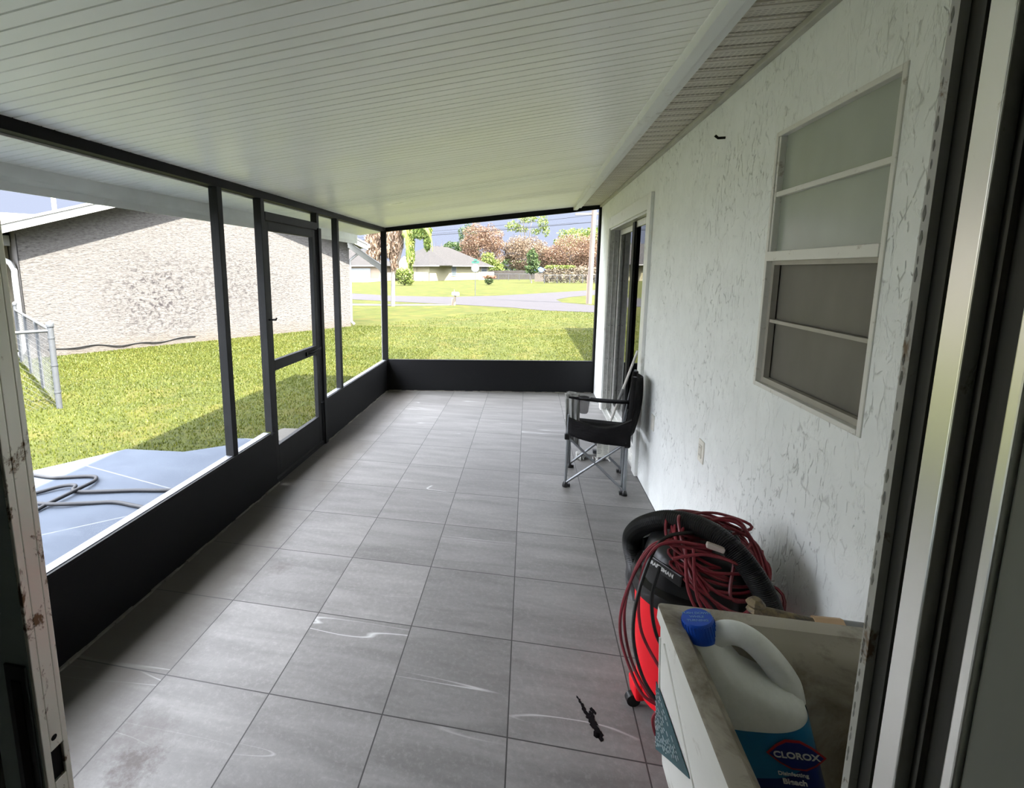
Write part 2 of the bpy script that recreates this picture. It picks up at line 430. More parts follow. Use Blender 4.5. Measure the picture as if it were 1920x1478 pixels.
M_TILE = m_tile(); M_ST = m_stucco_house(); M_NB = m_stucco_neighbour(); M_LAWN = m_lawn(); M_BLADE = m_blade()
M_SCR = m_screen(); M_CEIL = m_ceiling(); M_SOF = m_soffit()
M_BLK = plain('black_aluminium', (.004, .004, .0042), .6, 0, .15, var=.35, vs=5)
M_KICK = m_dirty('black_kick_panel', (.0045, .0047, .0052), (.012, .012, .012), .62, .8, 3, .6)
M_BRZ = plain('dark_bronze_frame', (.0085, .0088, .009), .6, 0, .22, var=.25)
M_GAL = plain('galvanised_sill', (.13, .135, .15), .5, .1, .4, var=.15, vs=20)
M_WHITE = m_dirty('white_trim_paint', (.72, .73, .70), (.48, .47, .42), .58, .72, 7, .45)
M_WPIPE = plain('white_downspout', (.19, .19, .18), .4, var=.08)
M_GPIPE = plain('grey_downspout', (.20, .20, .18), .45, var=.08)
M_ALU = plain('mill_aluminium', (.50, .50, .47), .38, .55, .5, var=.15, vs=25)
M_ALUW = m_dirty('weathered_white_aluminium', (.66, .65, .60), (.32, .27, .21), .60, .72, 22, .45)
M_CONC = m_concrete('patio_concrete', (.028, .035, .047), (.038, .047, .061), True)
M_WALK = m_concrete('pale_walk_concrete', (.040, .038, .033), (.052, .049, .043))
M_ROAD = m_concrete('asphalt', (.0125, .0112, .0125), (.0165, .0148, .0165))
M_GUTT = plain('porch_gutter_white', (.78, .80, .77), .45, var=.06)
M_MORT = plain('grout_line_mortar', (.13, .12, .10), .9, bump=.6, bs=40, bd=.006, var=.4)
M_INT = plain('interior_paint', (.22, .23, .21), .8, var=.05)
M_INTF = plain('interior_floor', (.18, .16, .14), .7, var=.1)

# ================================================================== SETTING
G = -0.12          # outdoor ground level
XL, XR = -0.45, 2.29
YN = -0.95         # doorway wall, porch face
CS = 0.0976        # ceiling slope
def cz(x): return 2.18 + CS*(x+0.45)
def yback(x): return 4.69 + (x-XL)*(5.03-4.67)/(XR-XL)   # far wall line, slightly skew

# floor slab with tile finish
fb = MB().prism([(XL-.06, YN-.2), (XR+.16, YN-.2), (XR+.16, yback(XR)+.06), (XL-.06, yback(XL)+.06)], -.16, 0)
struct(fb.build('floor', M_TILE), 'grey stone-look square tile floor of the screened porch')

# pan roof ceiling: ribbed sheet extruded along x
def ceiling():
    rnd = random.Random(4)
    ys = YN-.15; ye = yback(XR)+.12; per = .0535; prof = []; y = ys; k = 0; tilt = 0
    while y < ye:
        if k % 6 == 0: tilt = rnd.uniform(-.0011, .0011)
        tt = tilt+rnd.uniform(-.0006, .0006)
        prof += [(y, .0058), (y+.0012, 0.0), (y+per-.0052, tt), (y+per-.0040, .0058)]
        y += per; k += 1
    mb = MB(); xs = [-.985, -.45, .3, 1.1, 1.935]
    def off(x, yy): return .003*math.sin(x*2.1+yy*1.3)
    grid = [[(x, yy, cz(x)+dz+off(x, yy)) for (yy, dz) in prof] for x in xs]
    mb.sheet(grid)
    top = [[(x, yy, cz(x)+.085) for yy in (ys, ye)] for x in (xs[0], xs[-1])]
    mb.sheet(top)
    return mb.build('ceiling', M_CEIL, fix=False)
struct(ceiling(), 'white ribbed aluminium pan roof seen from below')
# gutter along the outer eave
gb = MB().prism([(-.985, 2.235), (-.985, 2.065), (-.995, 2.035), (-1.10, 2.03), (-1.13, 2.07), (-1.14, 2.235)], YN-.2, 5.12, 'y')
g = struct(gb.build('trim_1', M_GUTT, bevel=.004), 'pale gutter beam along the outer porch eave')
MB().box(-.992, -.986, YN-.2, 5.12, 1.998, 2.04).build('drip_lip', M_WHITE, g)
# channel beam under the soffit + soffit + small moulding at the wall
tb = MB().box(1.937, 1.985, YN-.1, yback(2)+.06, 2.372, 2.425)
tb.box(1.985, 2.035, YN-.1, yback(2)+.06, 2.398, 2.425)
tb.box(1.985, 1.995, YN-.1, yback(2)+.06, 2.378, 2.398)
struct(tb.build('trim_2', M_WHITE, bevel=.003), 'white channel beam where the pan roof meets the soffit')
def soffit():
    prof = []; y = YN-.1; per = .102
    while y < yback(XR)+.10:
        prof += [(y, .012), (y+.004, .0), (y+.020, 0.), (y+.026, .012), (y+.03, .0), (y+per*.55, -.002), (y+per*.9, 0.0)]; y += per
    mb = MB(); mb.sheet([[(x, yy, 2.432+d) for yy, d in prof] for x in (1.99, 2.30)])
    mb.box(1.95, 2.34, YN-.1, yback(XR)+.1, 2.46, 2.50)
    return mb.build('trim_3', M_SOF, fix=False)
struct(soffit(), 'tan perforated vinyl soffit')
struct(MB().box(2.262, 2.29, YN, yback(XR), 2.405, 2.43).build('trim_4', plain('soffit_moulding', (.42, .41, .36), .6), bevel=.004), 'moulding between soffit and stucco wall')

# right wall with window and sliding-door openings, and the wing of the house behind it
wy0, wy1, wz0, wz1 = -.05, .585, 1.175, 2.12
dy0, dy1, dz1 = 2.50, 4.25, 2.075
wr = MB()
for a, b, c, d in rects(YN, 5.09, -.2, 2.45, [(wy0, wy1, wz0, wz1), (dy0, dy1, .0, dz1)]):
    wr.box(XR, XR+.17, a, b, c, d)
struct(wr.build('wall_right', M_ST), 'pale grey knockdown stucco house wall')
hw = MB()
for a, b, c, d in rects(YN-.2, 5.09, -.2, 2.6, [(-.4, 1.0, .8, 2.3), (2.2, 4.6, .0, 2.3)]): pass
hw.box(2.46, 9.5, 5.09, 5.25, -.2, 2.5); hw.box(4.4, 9.5, 12.3, 12.45, -.2, 2.5); hw.box(4.4, 4.55, 5.25, 12.3, -.2, 2.5)
struct(hw.build('wall_wing', M_ST), 'stucco wing of the house beyond the porch')
rf = MB().prism([(1.95, 2.50), (1.95, 2.53), (5.9, 4.0), (5.9, 3.9)], YN-3.0, 5.3, 'y')
rf.box(5.9, 5.95, YN-3, 12.6, 2.5, 4.0)
rf.prism([(3.98, 2.50), (3.98, 2.55), (6.2, 3.5), (9.7, 3.5), (9.7, 2.5)], 5.3, 12.7, 'y')
struct(rf.build('roof', m_shingle('house_shingle', (.1, .095, .09), (.14, .135, .125))), 'shingled roof of the house')

# --- window_1 in the right wall
def window():
    w = bpy.data.objects.new('window_1', None); COL.objects.link(w); struct(w, 'four-light aluminium awning window in the stucco wall')
    f = MB(); t = .017
    X0, X1 = XR-.004, XR+.05
    for a, b, c, d in rects(wy0, wy1, wz0, wz1, [(wy0+t, wy1-t, wz0+t, wz1-t)]): f.box(X0, X1, a, b, c, d)
    f.box(X0-.002, X1, wy0+t, wy1-t, 1.655, 1.69)
    f.box(X0+.006, X1, wy0+t, wy1-t, 1.888, 1.906)
    f.box(X0+.004, X1, wy1-t-.012, wy1-t, 1.69, wz1-t)
    f.build('window_frame', M_ALUW, w, bevel=.002)
    s = MB(); a0, a1 = wy0+t, wy1-t
    for A in rects(a0, a1, wz0+t, 1.655, [(a0+.02, a1-.02, wz0+t+.02, 1.64)]): s.box(XR+.015, XR+.035, *A)
    s.box(XR+.017, XR+.034, a0, a1, 1.425, 1.437)
    s.box(XR+.075, XR+.09, a0+.03, a0+.045, wz0+t, 1.64); s.box(XR+.075, XR+.09, a1-.06, a1-.045, wz0+t, 1.64)
    s.box(XR+.06, XR+.08, a0, a1, wz0+t+.025, wz0+t+.05)
    s.build('lower_sash', plain('dull_sash', (.34, .32, .27), .5), w)
    MB().box(XR+.045, XR+.062, a0+.09, a0+.125, wz0+t, wz0+t+.055).build('latch', M_BRZ, w, bevel=.003)
    fr = NT('obscure_glass'); fr.set(fr.ramp(fr.noise(fr.obj((1, 1, .6)), 3, 3), [(.3, (.29, .315, .27)), (.7, (.36, .385, .335))]), .22, spec=.6)
    fr.bump(fr.noise(fr.obj(), 160, 2), .12, .001)
    for z0, z1 in ((1.69, 1.888), (1.906, wz1-t)): MB().box(XR+.02, XR+.026, a0, a1, z0, z1).build('pane', fr.m, w)
    sm = NT('screened_pane'); sm.set(sm.ramp(sm.noise(sm.obj((1, 1, .5)), 4, 4), [(.3, (.125, .118, .098)), (.7, (.175, .165, .138))]), .5, spec=.25)
    for z0, z1 in ((wz0+t, 1.425), (1.437, 1.655)): MB().box(XR+.04, XR+.046, a0, a1, z0, z1).build('pane', sm.m, w)
    MB().box(XR+.12, XR+.13, wy0, wy1, wz0, wz1).build('backing', M_INT, w)
window()

# --- door_1: sliding glass door in the right wall
def slider():
    d = bpy.data.objects.new('door_1', None); COL.objects.link(d); struct(d, 'white cased sliding glass door in the right wall')
    c = MB(); cw = .115
    for A in rects(dy0-cw, dy1+cw, 0.0, dz1+cw, [(dy0, dy1, -1, dz1)]): c.box(XR-.024, XR, *A)
    c.build('casing', M_WHITE, d, bevel=.003)
    j = MB()
    for A in rects(dy0, dy1, .0, dz1, [(dy0+.02, dy1-.02, .02, dz1-.02)]): j.box(XR-.01, XR+.165, *A)
    for xx in (.03, .075, .115): j.box(XR+xx, XR+xx+.008, dy0+.02, dy1-.02, .02, .04); j.box(XR+xx, XR+xx+.008, dy1-.035, dy1-.02, .02, dz1-.02)
    j.build('door_frame', M_ALU, d)
    sc = MB()
    for zz in (.25, .62, 1.0, 1.5, 1.93):
        for xx in (.02, .056): sc.tube([(XR+xx, dy1-.0205, zz), (XR+xx, dy1-.026, zz)], .004, 8)
    sc.build('screw', M_BRZ, d)
    gl = m_glass('door_glass', (.18, .2, .19), .01, 1.75)
    def panel(y0, y1, x0, name, hw=.045):
        f = MB()
        for A in rects(y0, y1, .03, dz1-.025, [(y0+hw, y1-hw, .11, dz1-.08)]): f.box(x0, x0+.03, *A)
        o = f.build(name, M_ALU, d, bevel=.002)
        MB().box(x0+.012, x0+.018, y0+hw, y1-hw, .11, dz1-.08).build('pane', gl, o)
        return o
    panel(dy0+.02, 3.24, XR+.035, 'fixed_panel')
    panel(3.40, 3.44+.72, XR+.08, 'sliding_panel')
    s = MB().box(XR+.02, XR+.034, 3.12, 3.21, .04, dz1-.03); s.build('meeting_stile', M_BRZ, d)
    MB().box(XR+.16, XR+.17, dy0, dy1, 0, dz1).build('curtain', plain('pale_curtain', (.16, .17, .165), .9), d)
slider()
# light switch plate and outlet
def outlet(name, y, z, lab, h=.115, gfci=True):
    o = thing(name, lab, 'outlet' if gfci else 'cover plate', (XR, y, z))
    MB().box(-.007, -.0005, -.036, .036, -h/2, h/2).build('cover_plate', plain('ivory_plastic', (.72, .70, .62), .4), o, bevel=.002)
    if gfci:
        MB().box(-.011, -.006, -.017, .017, -.034, .034).build('receptacle', plain('ivory_socket', (.62, .60, .52), .4), o, bevel=.001)
        for zz in (-.022, .016):
            for yy in (-.007, .006): MB().box(-.0115, -.0105, yy, yy+.002, zz, zz+.009).build('slot', M_BLK, o)
outlet('wall_outlet', 1.07, .71, 'ivory wall outlet on the stucco wall between the folding chair and the vacuum')
outlet('blank_plate', 2.02, .56, 'plain painted cover plate low on the stucco wall right of the sliding door', .11, False)
hk = MB().tube([(XR+.01, 1.10, 2.235), (XR-.03, 1.10, 2.235), (XR-.045, 1.095, 2.245)], .006, 8)
tag(hk.build('wall_hook', M_BRZ, smooth=True), 'short metal hook stub sticking out of the stucco wall above the window height', 'hook')

# --- left screen wall
def screenwall():
    w = MB().box(XL-.06, XL, YN, 1.715, 0, .405).build('wall_left', M_KICK, bevel=.002)
    struct(w, 'black kick panel and screen framing along the lawn side')
    MB().box(XL-.06, XL, 2.585, yback(XL), 0, .405).build('kick_panel', M_KICK, w, bevel=.002)
    s = MB().box(XL-.066, XL+.004, YN, 1.66, .405, .425); s.box(XL-.066, XL+.004, 2.66, yback(XL)-.02, .405, .425)
    s.build('sill_cap', M_BRZ, w, bevel=.002)
    s = MB().box(XL-.061, XL-.012, YN, 1.655, .4255, .4285); s.box(XL-.061, XL-.012, 2.665, yback(XL)-.03, .4255, .4285)
    s.build('sill_channel', M_GAL, w)
    MB().box(XL-.06, XL, YN, yback(XL), 2.13, 2.182).build('top_rail', M_BLK, w, bevel=.002)
    MB().box(XL-.068, XL-.06, YN, yback(XL), 2.122, 2.15).build('spline_strip', M_ALUW, w)
    for y in (1.22, 1.66+.045, 2.62, 3.085):
        MB().box(XL-.06, XL-.001, y-.025, y+.025, .425, 2.13).build('post', M_BRZ, w, bevel=.003)
        if y in (1.705, 2.62):
            MB().box(XL-.055, XL+.012, y-.04+(.01 if y < 2 else .025), y+.0+(.03 if y < 2 else .04), 0, .44 if y < 2 else 2.0).build('door_jamb', M_BRZ, w, bevel=.003)
    MB().box(XL-.055, XL+.002, 1.73, 2.595, 1.985, 2.045).build('transom_bar', M_BRZ, w, bevel=.002)
    for y0, y1, z0, z1 in ((YN, 1.195, .43, 2.13), (1.245, 1.68, .43, 2.13), (1.73, 2.595, 2.045, 2.13), (2.645, 3.06, .43, 2.13), (3.11, yback(XL)-.06, .43, 2.13)):
        MB().box(XL-.034, XL-.033, y0, y1, z0, z1).build('screen', M_SCR, w)
    m = MB(); rnd = random.Random(2); y = YN
    while y < yback(XL)-.05:
        L = rnd.uniform(.03, .09)
        if not 1.7 < y < 2.62: m.box(XL-.005, XL+rnd.uniform(.004, .016), y, y+L, -.001, rnd.uniform(.003, .012))
        y += L
    m.build('mortar_bead', M_MORT, w)
    return w
screenwall()
def screendoor():
    d = bpy.data.objects.new('door_2', None); COL.objects.link(d); struct(d, 'black framed screen door with a push handle')
    y0, y1 = 1.735, 2.575; f = MB(); x0, x1 = XL-.05, XL-.012
    for A in rects(y0, y1, .045, 1.98, [(y0+.05, y1-.055, .29, .875), (y0+.05, y1-.055, .955, 1.915)]): f.box(x0, x1, *A)
    f.build('door_frame', M_BRZ, d, bevel=.003)
    for z0, z1 in ((.29, .875), (.955, 1.915)): MB().box(XL-.032, XL-.031, y0+.05, y1-.055, z0, z1).build('screen', M_SCR, d)
    MB().box(XL-.07, XL-.002, 1.72, 2.60, 0, .035).build('threshold', M_BRZ, d, bevel=.002)
    h = MB().box(x1, x1+.012, 2.30, 2.46, .895, .93); h.tube([(x1+.01, 2.33, .912), (x1+.035, 2.36, .915), (x1+.04, 2.50, .93), (x1+.03, 2.545, .935)], .008, 8)
    h.build('push_handle', M_BLK, d, smooth=True)
    MB().tube([(XL+.0, 1.715, 1.27), (XL+.055, 1.715, 1.272), (XL+.06, 1.715, 1.285)], .007, 8).build('door_holdback', M_BLK, d, smooth=True)
screendoor()
# --- far screen wall (slightly skew)
def backwall():
    ang = math.atan2(yback(XR)-yback(XL), XR-XL); L = math.hypot(XR-XL, yback(XR)-yback(XL))
    M = Matrix.Translation((XL, yback(XL), 0)) @ Matrix.Rotation(ang, 4, 'Z')
    w = MB().box(0, L, 0, .05, 0, .415).xf(M).build('wall_back', M_KICK, bevel=.002); struct(w, 'black kick panel and screen framing at the far end')
    b = MB().prism([(0, 2.125), (L*.86, 2.125+CS*L*.86-.012), (L, 2.388), (L, 2.432), (L*.86, 2.432-.02), (0, 2.185)], 0, .05, 'y').xf(M)
    b.build('top_rail', M_BLK, w)
    MB().box(-.06, .012, -.012, .05, 0, 2.15).xf(M).build('corner_post', M_BLK, w, bevel=.003)
    MB().box(L-.028, L, 0, .05, 0, 2.40).xf(M).build('wall_post', M_BLK, w, bevel=.003)
    MB().box(0, L-.03, 0, .05, .415, .43).xf(M).build('sill_cap', M_BLK, w)
    MB().prism([(.01, .43), (L-.03, .43), (L-.03, 2.39), (.01, 2.13)], .025, .026, 'y').xf(M).build('screen', M_SCR, w)
    m = MB(); rnd = random.Random(5); x = 0.02
    while x < L-.05:
        q = rnd.uniform(.03, .08); m.box(x, x+q, -rnd.uniform(.006, .02), .004, -.001, rnd.uniform(.004, .012)); x += q
    m.xf(M).build('mortar_bead', M_MORT, w)
backwall()

# --- near doorway wall, the sliding door the camera looks past, and the room behind
OX0, OX1 = -.45-.12, 1.79
nw = MB()
for a, b, c, d in rects(-.80, XR+.17, -.2, 2.5, [(OX0, OX1, 0, 2.06)]): nw.box(a, b, YN-.14, YN, c, d)
struct(nw.build('wall_near', M_ST), 'stucco wall holding the doorway')
rm = MB(); rm.box(-.80, 4, -4.6, YN-.14, 2.38, 2.48); struct(rm.build('ceiling_room', M_INT))
rm = MB(); rm.box(-.80, 4, -4.6, YN-.2, -.16, -.0); struct(rm.build('floor_room', M_INTF))
rm = MB(); rm.box(-.90, -.80, -4.6, YN-.14, 0, 2.38); rm.box(3.9, 4, -4.6, YN-.14, 0, 2.38); rm.box(-.80, 4, -4.7, -4.6, 0, 2.38)
struct(rm.build('wall_room', M_INT), 'room walls behind the doorway')
M_TRK = m_dirty('dark_track_recess', (.030, .030, .026), (.065, .058, .046), .5, .7, 12, .6, 0, (1, 1, .12))
M_FIN = m_dirty('bright_track_fin', (.96, .95, .90), (.5, .45, .36), .62, .70, 40, .30, .85, (1, 1, .3))
M_EDGE = m_dirty('rusty_stucco_edge', (.56, .56, .53), (.26, .19, .13), .60, .66, 16, .8, 0, (1, 1, .8))
def doorway():
    d = bpy.data.objects.new('door_3', None); COL.objects.link(d); struct(d, 'track frame of the sliding doorway in the foreground')
    X = 1.76
    e = MB().box(X+.004, 1.80, YN-.008, YN+.002, 0, 2.06); 
    rnd = random.Random(8); z = .02
    while z < 2.0:
        rr = rnd.uniform(.0008, .0026); e.lathe([(rr*.3, -rr*3), (rr, 0), (rr*.3, rr*3)], (X+.004, YN-.001, z), 7); z += rnd.uniform(.006, .03)
    e.build('stucco_edge', M_EDGE, d, smooth=True)
    r = MB().box(X+.012, 1.80, -1.10, YN-.008, 0, 2.06); r.box(X+.007, X+.02, YN-.031, YN-.028, 0, 2.06); r.box(X+.007, X+.02, -1.032, -1.029, 0, 2.06)
    r.build('track_recess', M_TRK, d)
    f = MB().box(X, X+.02, -1.018, -.994, 0, 2.06); f.box(X+.0005, X+.02, -1.0185, -1.0165, 0, 2.06)
    f.build('track_fin', M_FIN, d, bevel=.0012)
    f = MB().box(X, X+.02, -1.072, -1.062, 0, 2.06); f.build('track_fin', M_FIN, d, bevel=.0015)
    f = MB().box(X+.004, X+.03, -1.16, -1.073, 0, 2.06); f.build('casing', plain('interior_casing', (.20, .21, .18), .5, stretch=(1, 1, .1)), d, bevel=.003)
    h = MB().box(OX0, 1.80, -1.10, YN-.005, 2.04, 2.06); h.build('header', M_TRK, d)
    s = MB().box(OX0, 1.76, -1.10, YN, -.005, .012)
    for yy in (-1.07, -1.015, -.955): s.box(OX0, 1.76, yy, yy+.006, .012, .03)
    s.build('sill_track', M_ALU, d)
doorway()
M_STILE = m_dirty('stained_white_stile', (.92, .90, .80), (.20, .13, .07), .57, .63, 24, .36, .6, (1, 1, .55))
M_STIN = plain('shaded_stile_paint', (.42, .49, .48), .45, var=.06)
def neardoor():
    d = bpy.data.objects.new('door_4', None); COL.objects.link(d); struct(d, 'half open sliding door panel with rust stained edge')
    x1 = .696; y0, y1 = -.986, -.947
    # latch edge: U-shaped strip with the lock mortise left open
    e = MB()
    for a, b, c, z in rects(y0, y1, .02, 2.03, [(y0+.011, y1-.009, .83, .885)]): e.box(x1-.006, x1, a, b, c, z)
    e.build('latch_edge', M_STILE, d, bevel=.0012)
    f = MB()
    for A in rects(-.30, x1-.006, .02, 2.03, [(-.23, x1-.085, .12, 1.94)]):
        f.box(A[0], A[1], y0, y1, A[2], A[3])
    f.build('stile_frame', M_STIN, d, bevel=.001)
    m = MB().box(x1-.008, x1-.0055, y0+.010, y1-.008, .825, .89); m.build('lock_mortise', M_BLK, d)
    m = MB().tube([(x1-.001, -.968, .905), (x1+.0006, -.968, .905)], .0045, 10); m.build('screw_hole', M_BLK, d)
    h = MB().box(x1-.048, x1-.008, y0-.004, y0, .80, 1.045); h.build('handle_plate', plain('teal_black_plate', (.022, .032, .034), .35), d, bevel=.004)
    h = MB().box(x1-.036, x1-.018, y0-.006, y0-.003, .80, 1.02); h.build('handle_recess', M_BLK, d, bevel=.003)
    MB().box(-.23, x1-.085, -.97, -.964, .12, 1.94).build('pane', m_glass('near_door_glass', (.5, .55, .55), .02), d)
neardoor()

# ================================================================== OUTDOORS: ground
def flat(poly, z, name, mat, th=.04, label=None):
    return struct(MB().prism(poly, z-th, z).build(name, mat), label)
flat([(-220, -60), (220, -60), (220, 300), (-220, 300)], G, 'ground', M_LAWN, .3, 'sunlit green lawn')
PATIO = [(-3.6, -3.5), (-.5, -3.5), (-.5, 2.58), (-.90, 2.62), (-1.12, 2.86), (-1.55, 2.80), (-1.50, 2.60), (-1.80, 2.37), (-2.40, 2.33), (-3.05, 1.33), (-3.6, .6)]
flat(PATIO, G+.03, 'patio', M_CONC, .1, 'pale concrete patio slab outside the screen')
flat([(-.52, 2.70), (-.50, 2.95), (-.86, 3.22), (-1.20, 3.18), (-1.25, 2.98), (-.95, 2.74)], G+.035, 'stepping_slab', M_WALK, .1, 'concrete pad outside the screen door')
ROAD = [(-60, 52), (-12.48, 34.3), (-7.7, 30.9), (-3.8, 30.1), (-.76, 31.9), (1.78, 35.3), (7.16, 42.8), (20, 62), (24, 58), (10.2, 40), (6.0, 33.9), (4.16, 31.2), (3.04, 28.1), (3.19, 25.4), (4.67, 23.4), (12, 18.5), (30, 8), (26, 4), (4.12, 19.3), (2.05, 19.95), (.67, 21.4), (-2.43, 23.1), (-5.98, 24.8), (-9.6, 26.8), (-60, 44)]
flat(ROAD, G+.012, 'street', M_ROAD, .05, 'grey asphalt street junction')
flat([(-30, 29.5), (-8.07, 22.9), (-5.6, 22.6), (-2.5, 23.0), (-2.3, 22.4), (-5.4, 21.6), (-7.57, 21.6), (-30, 27.6)], G+.02, 'sidewalk', M_WALK, .05, 'pale concrete walk along the street')

# grass blades near the porch: one uncountable thing
def grass():
    rs = np.random.RandomState(7)
    def scatter(n, x0, x1, y0, y1):
        return np.stack([rs.uniform(x0, x1, n), rs.uniform(y0, y1, n)], 1)
    P = np.concatenate([scatter(85000, -9.5, -.56, 1.2, 9.0), scatter(42000, -8, 3.4, 5.2, 13), scatter(24000, -9, 5, 12, 24), scatter(9000, -6.5, -3.0, 8, 13), scatter(9000, 2.0, 4.2, 5.3, 12)])
    def inside(P, poly):
        c = np.zeros(len(P), bool); n = len(poly)
        for i in range(n):
            (x1, y1), (x2, y2) = poly[i], poly[(i+1) % n]
            k = ((y1 > P[:, 1]) != (y2 > P[:, 1])) & (P[:, 0] < (x2-x1)*(P[:, 1]-y1)/((y2-y1) or 1e-9)+x1)
            c ^= k
        return c
    keep = ~inside(P, [(a*1.0, b) for a, b in PATIO]) & ~inside(P, [(-.5, 2.7), (-.86, 3.22), (-1.25, 3.18), (-1.25, 2.9)]) & ~inside(P, ROAD)
    keep &= ~((P[:, 0] > -.56) & (P[:, 1] < 5.2)) & ~((P[:, 0] > 2.2) & (P[:, 1] < 5.3)) & ~((P[:, 0] > 4.3) & (P[:, 1] < 12.6))
    a = np.array([-8.223, 6.667]); dv = np.array([.5575, .8302]); nn = np.array([.8302, -.5575])
    keep &= ((P-a) @ nn) > .06
    P = P[keep]; n = len(P)
    dist = np.hypot(P[:, 0]-1.4, P[:, 1]+1.5)
    h = rs.uniform(.012, .034, n)*(1+.02*dist); w = rs.uniform(.0025, .0055, n)*(1+.13*dist)
    th = rs.uniform(0, 2*PI, n); ln = rs.uniform(.1, .8, n)*h; la = rs.uniform(0, 2*PI, n)
    v = np.zeros((n, 3, 3))
    v[:, 0, :2] = P + np.stack([np.cos(th), np.sin(th)], 1)*w[:, None]; v[:, 1, :2] = P - np.stack([np.cos(th), np.sin(th)], 1)*w[:, None]
    v[:, 2, :2] = P + np.stack([np.cos(la), np.sin(la)], 1)*ln[:, None]; v[:, :2, 2] = G-.003; v[:, 2, 2] = G+h
    me = bpy.data.meshes.new('grass_blades'); me.vertices.add(3*n); me.vertices.foreach_set('co', v.reshape(-1))
    me.loops.add(3*n); me.loops.foreach_set('vertex_index', np.arange(3*n)); me.polygons.add(n)
    me.polygons.foreach_set('loop_start', np.arange(n)*3); me.polygons.foreach_set('loop_total', np.full(n, 3))
    me.update(calc_edges=True)
    at = me.attributes.new('tint', 'FLOAT', 'POINT')
    patch = .5+.28*np.sin(P[:, 0]*1.1+1.3*np.sin(P[:, 1]*.8))*np.cos(P[:, 1]*.9+P[:, 0]*.4)
    val = np.clip(.25+.35*patch+rs.normal(0, .17, n), 0, 1)
    at.data.foreach_set('value', np.repeat(val, 3)); me.materials.append(M_BLADE)
    o = bpy.data.objects.new('grass_blades', me); COL.objects.link(o)
    tag(o, 'short yellow-green grass blades covering the lawn around the porch', 'grass', kind='stuff')
grass()

# leaf clusters -------------------------------------------------------------
def leaves(blobs, n, size, seed, mat, name, parent=None, zmin=None, shell=.55, aspect=1.6, droop=0, tint0=.5, tintv=.25):
    rs = np.random.RandomState(seed); pts = []; tn = []
    vol = np.array([b[3]*b[4]*b[5] for b in blobs])**.8; vol = vol/vol.sum()
    for b, f in zip(blobs, vol):
        k = max(8, int(n*f)); d = rs.normal(size=(k, 3)); d /= np.linalg.norm(d, axis=1)[:, None]
        r = rs.uniform(shell**3, 1, k)**(1/3.)
        lump = 1+.16*np.sin(d[:, 0]*5+seed)*np.cos(d[:, 1]*6+seed*2)+.12*np.sin(d[:, 2]*8+seed)
        p = d*(r*lump)[:, None]*np.array(b[3:6])+np.array(b[:3]); pts.append(p); tn.append(rs.normal(tint0, tintv, k))
    P = np.concatenate(pts); tn = np.concatenate(tn)
    if zmin is not None: k = P[:, 2] > zmin; P = P[k]; tn = tn[k]
    k = len(P); a = rs.normal(size=(k, 3)); a[:, 2] -= droop; a /= np.linalg.norm(a, axis=1)[:, None]
    b = rs.normal(size=(k, 3)); b -= (b*a).sum(1)[:, None]*a; b /= np.linalg.norm(b, axis=1)[:, None]
    s = rs.uniform(.6, 1.3, k)[:, None]*size
    V = np.stack([P-a*s*aspect/2, P+b*s*.5, P+a*s*aspect/2, P-b*s*.5], 1).reshape(-1, 3)
    me = bpy.data.meshes.new(name); me.vertices.add(4*k); me.vertices.foreach_set('co', V.reshape(-1))
    me.loops.add(4*k); me.loops.foreach_set('vertex_index', np.arange(4*k)); me.polygons.add(k)
    me.polygons.foreach_set('loop_start', np.arange(k)*4); me.polygons.foreach_set('loop_total', np.full(k, 4)); me.update(calc_edges=True)
    at = me.attributes.new('tint', 'FLOAT', 'POINT'); at.data.foreach_set('value', np.repeat(np.clip(tn, 0, 1), 4))
    me.materials.append(mat); o = bpy.data.objects.new(name, me); COL.objects.link(o)
    if parent: o.parent = parent
    return o
L_BRN = m_leaf('dry_pink_brown_foliage', (.045, .022, .012), (.110, .064, .038), (.155, .105, .068))
L_TAN = m_leaf('dry_tan_foliage', (.042, .028, .016), (.108, .074, .045), (.155, .115, .076))
L_GRN = m_leaf('dark_green_foliage', (0.0075, 0.0175, 0.0050), (0.0275, 0.0500, 0.0125), (0.0650, 0.0950, 0.0250))
L_YGR = m_leaf('yellow_green_foliage', (0.0300, 0.0500, 0.0075), (0.0850, 0.1150, 0.0200), (0.1600, 0.1800, 0.0400))
L_RED = m_leaf('reddish_shrub_foliage', (0.0500, 0.0150, 0.0100), (0.1300, 0.0600, 0.0350), (0.2100, 0.1200, 0.0700))
L_HDG = m_leaf('withered_vine_foliage', (0.0640, 0.0448, 0.0256), (0.1344, 0.1056, 0.0704), (0.1792, 0.1536, 0.1152))
M_BARK = plain('grey_brown_bark', (.085, .07, .054), .9, bump=.8, bs=14, bd=.03, var=.35, vs=6, stretch=(1, 1, .3))
def trunk(mb, pts, r0, r1):
    n = len(pts); mb.tube(spline(pts, 4), 0, 7, rad=[r0+(r1-r0)*i/(4*(n-1)) for i in range(4*(n-1)+1)])
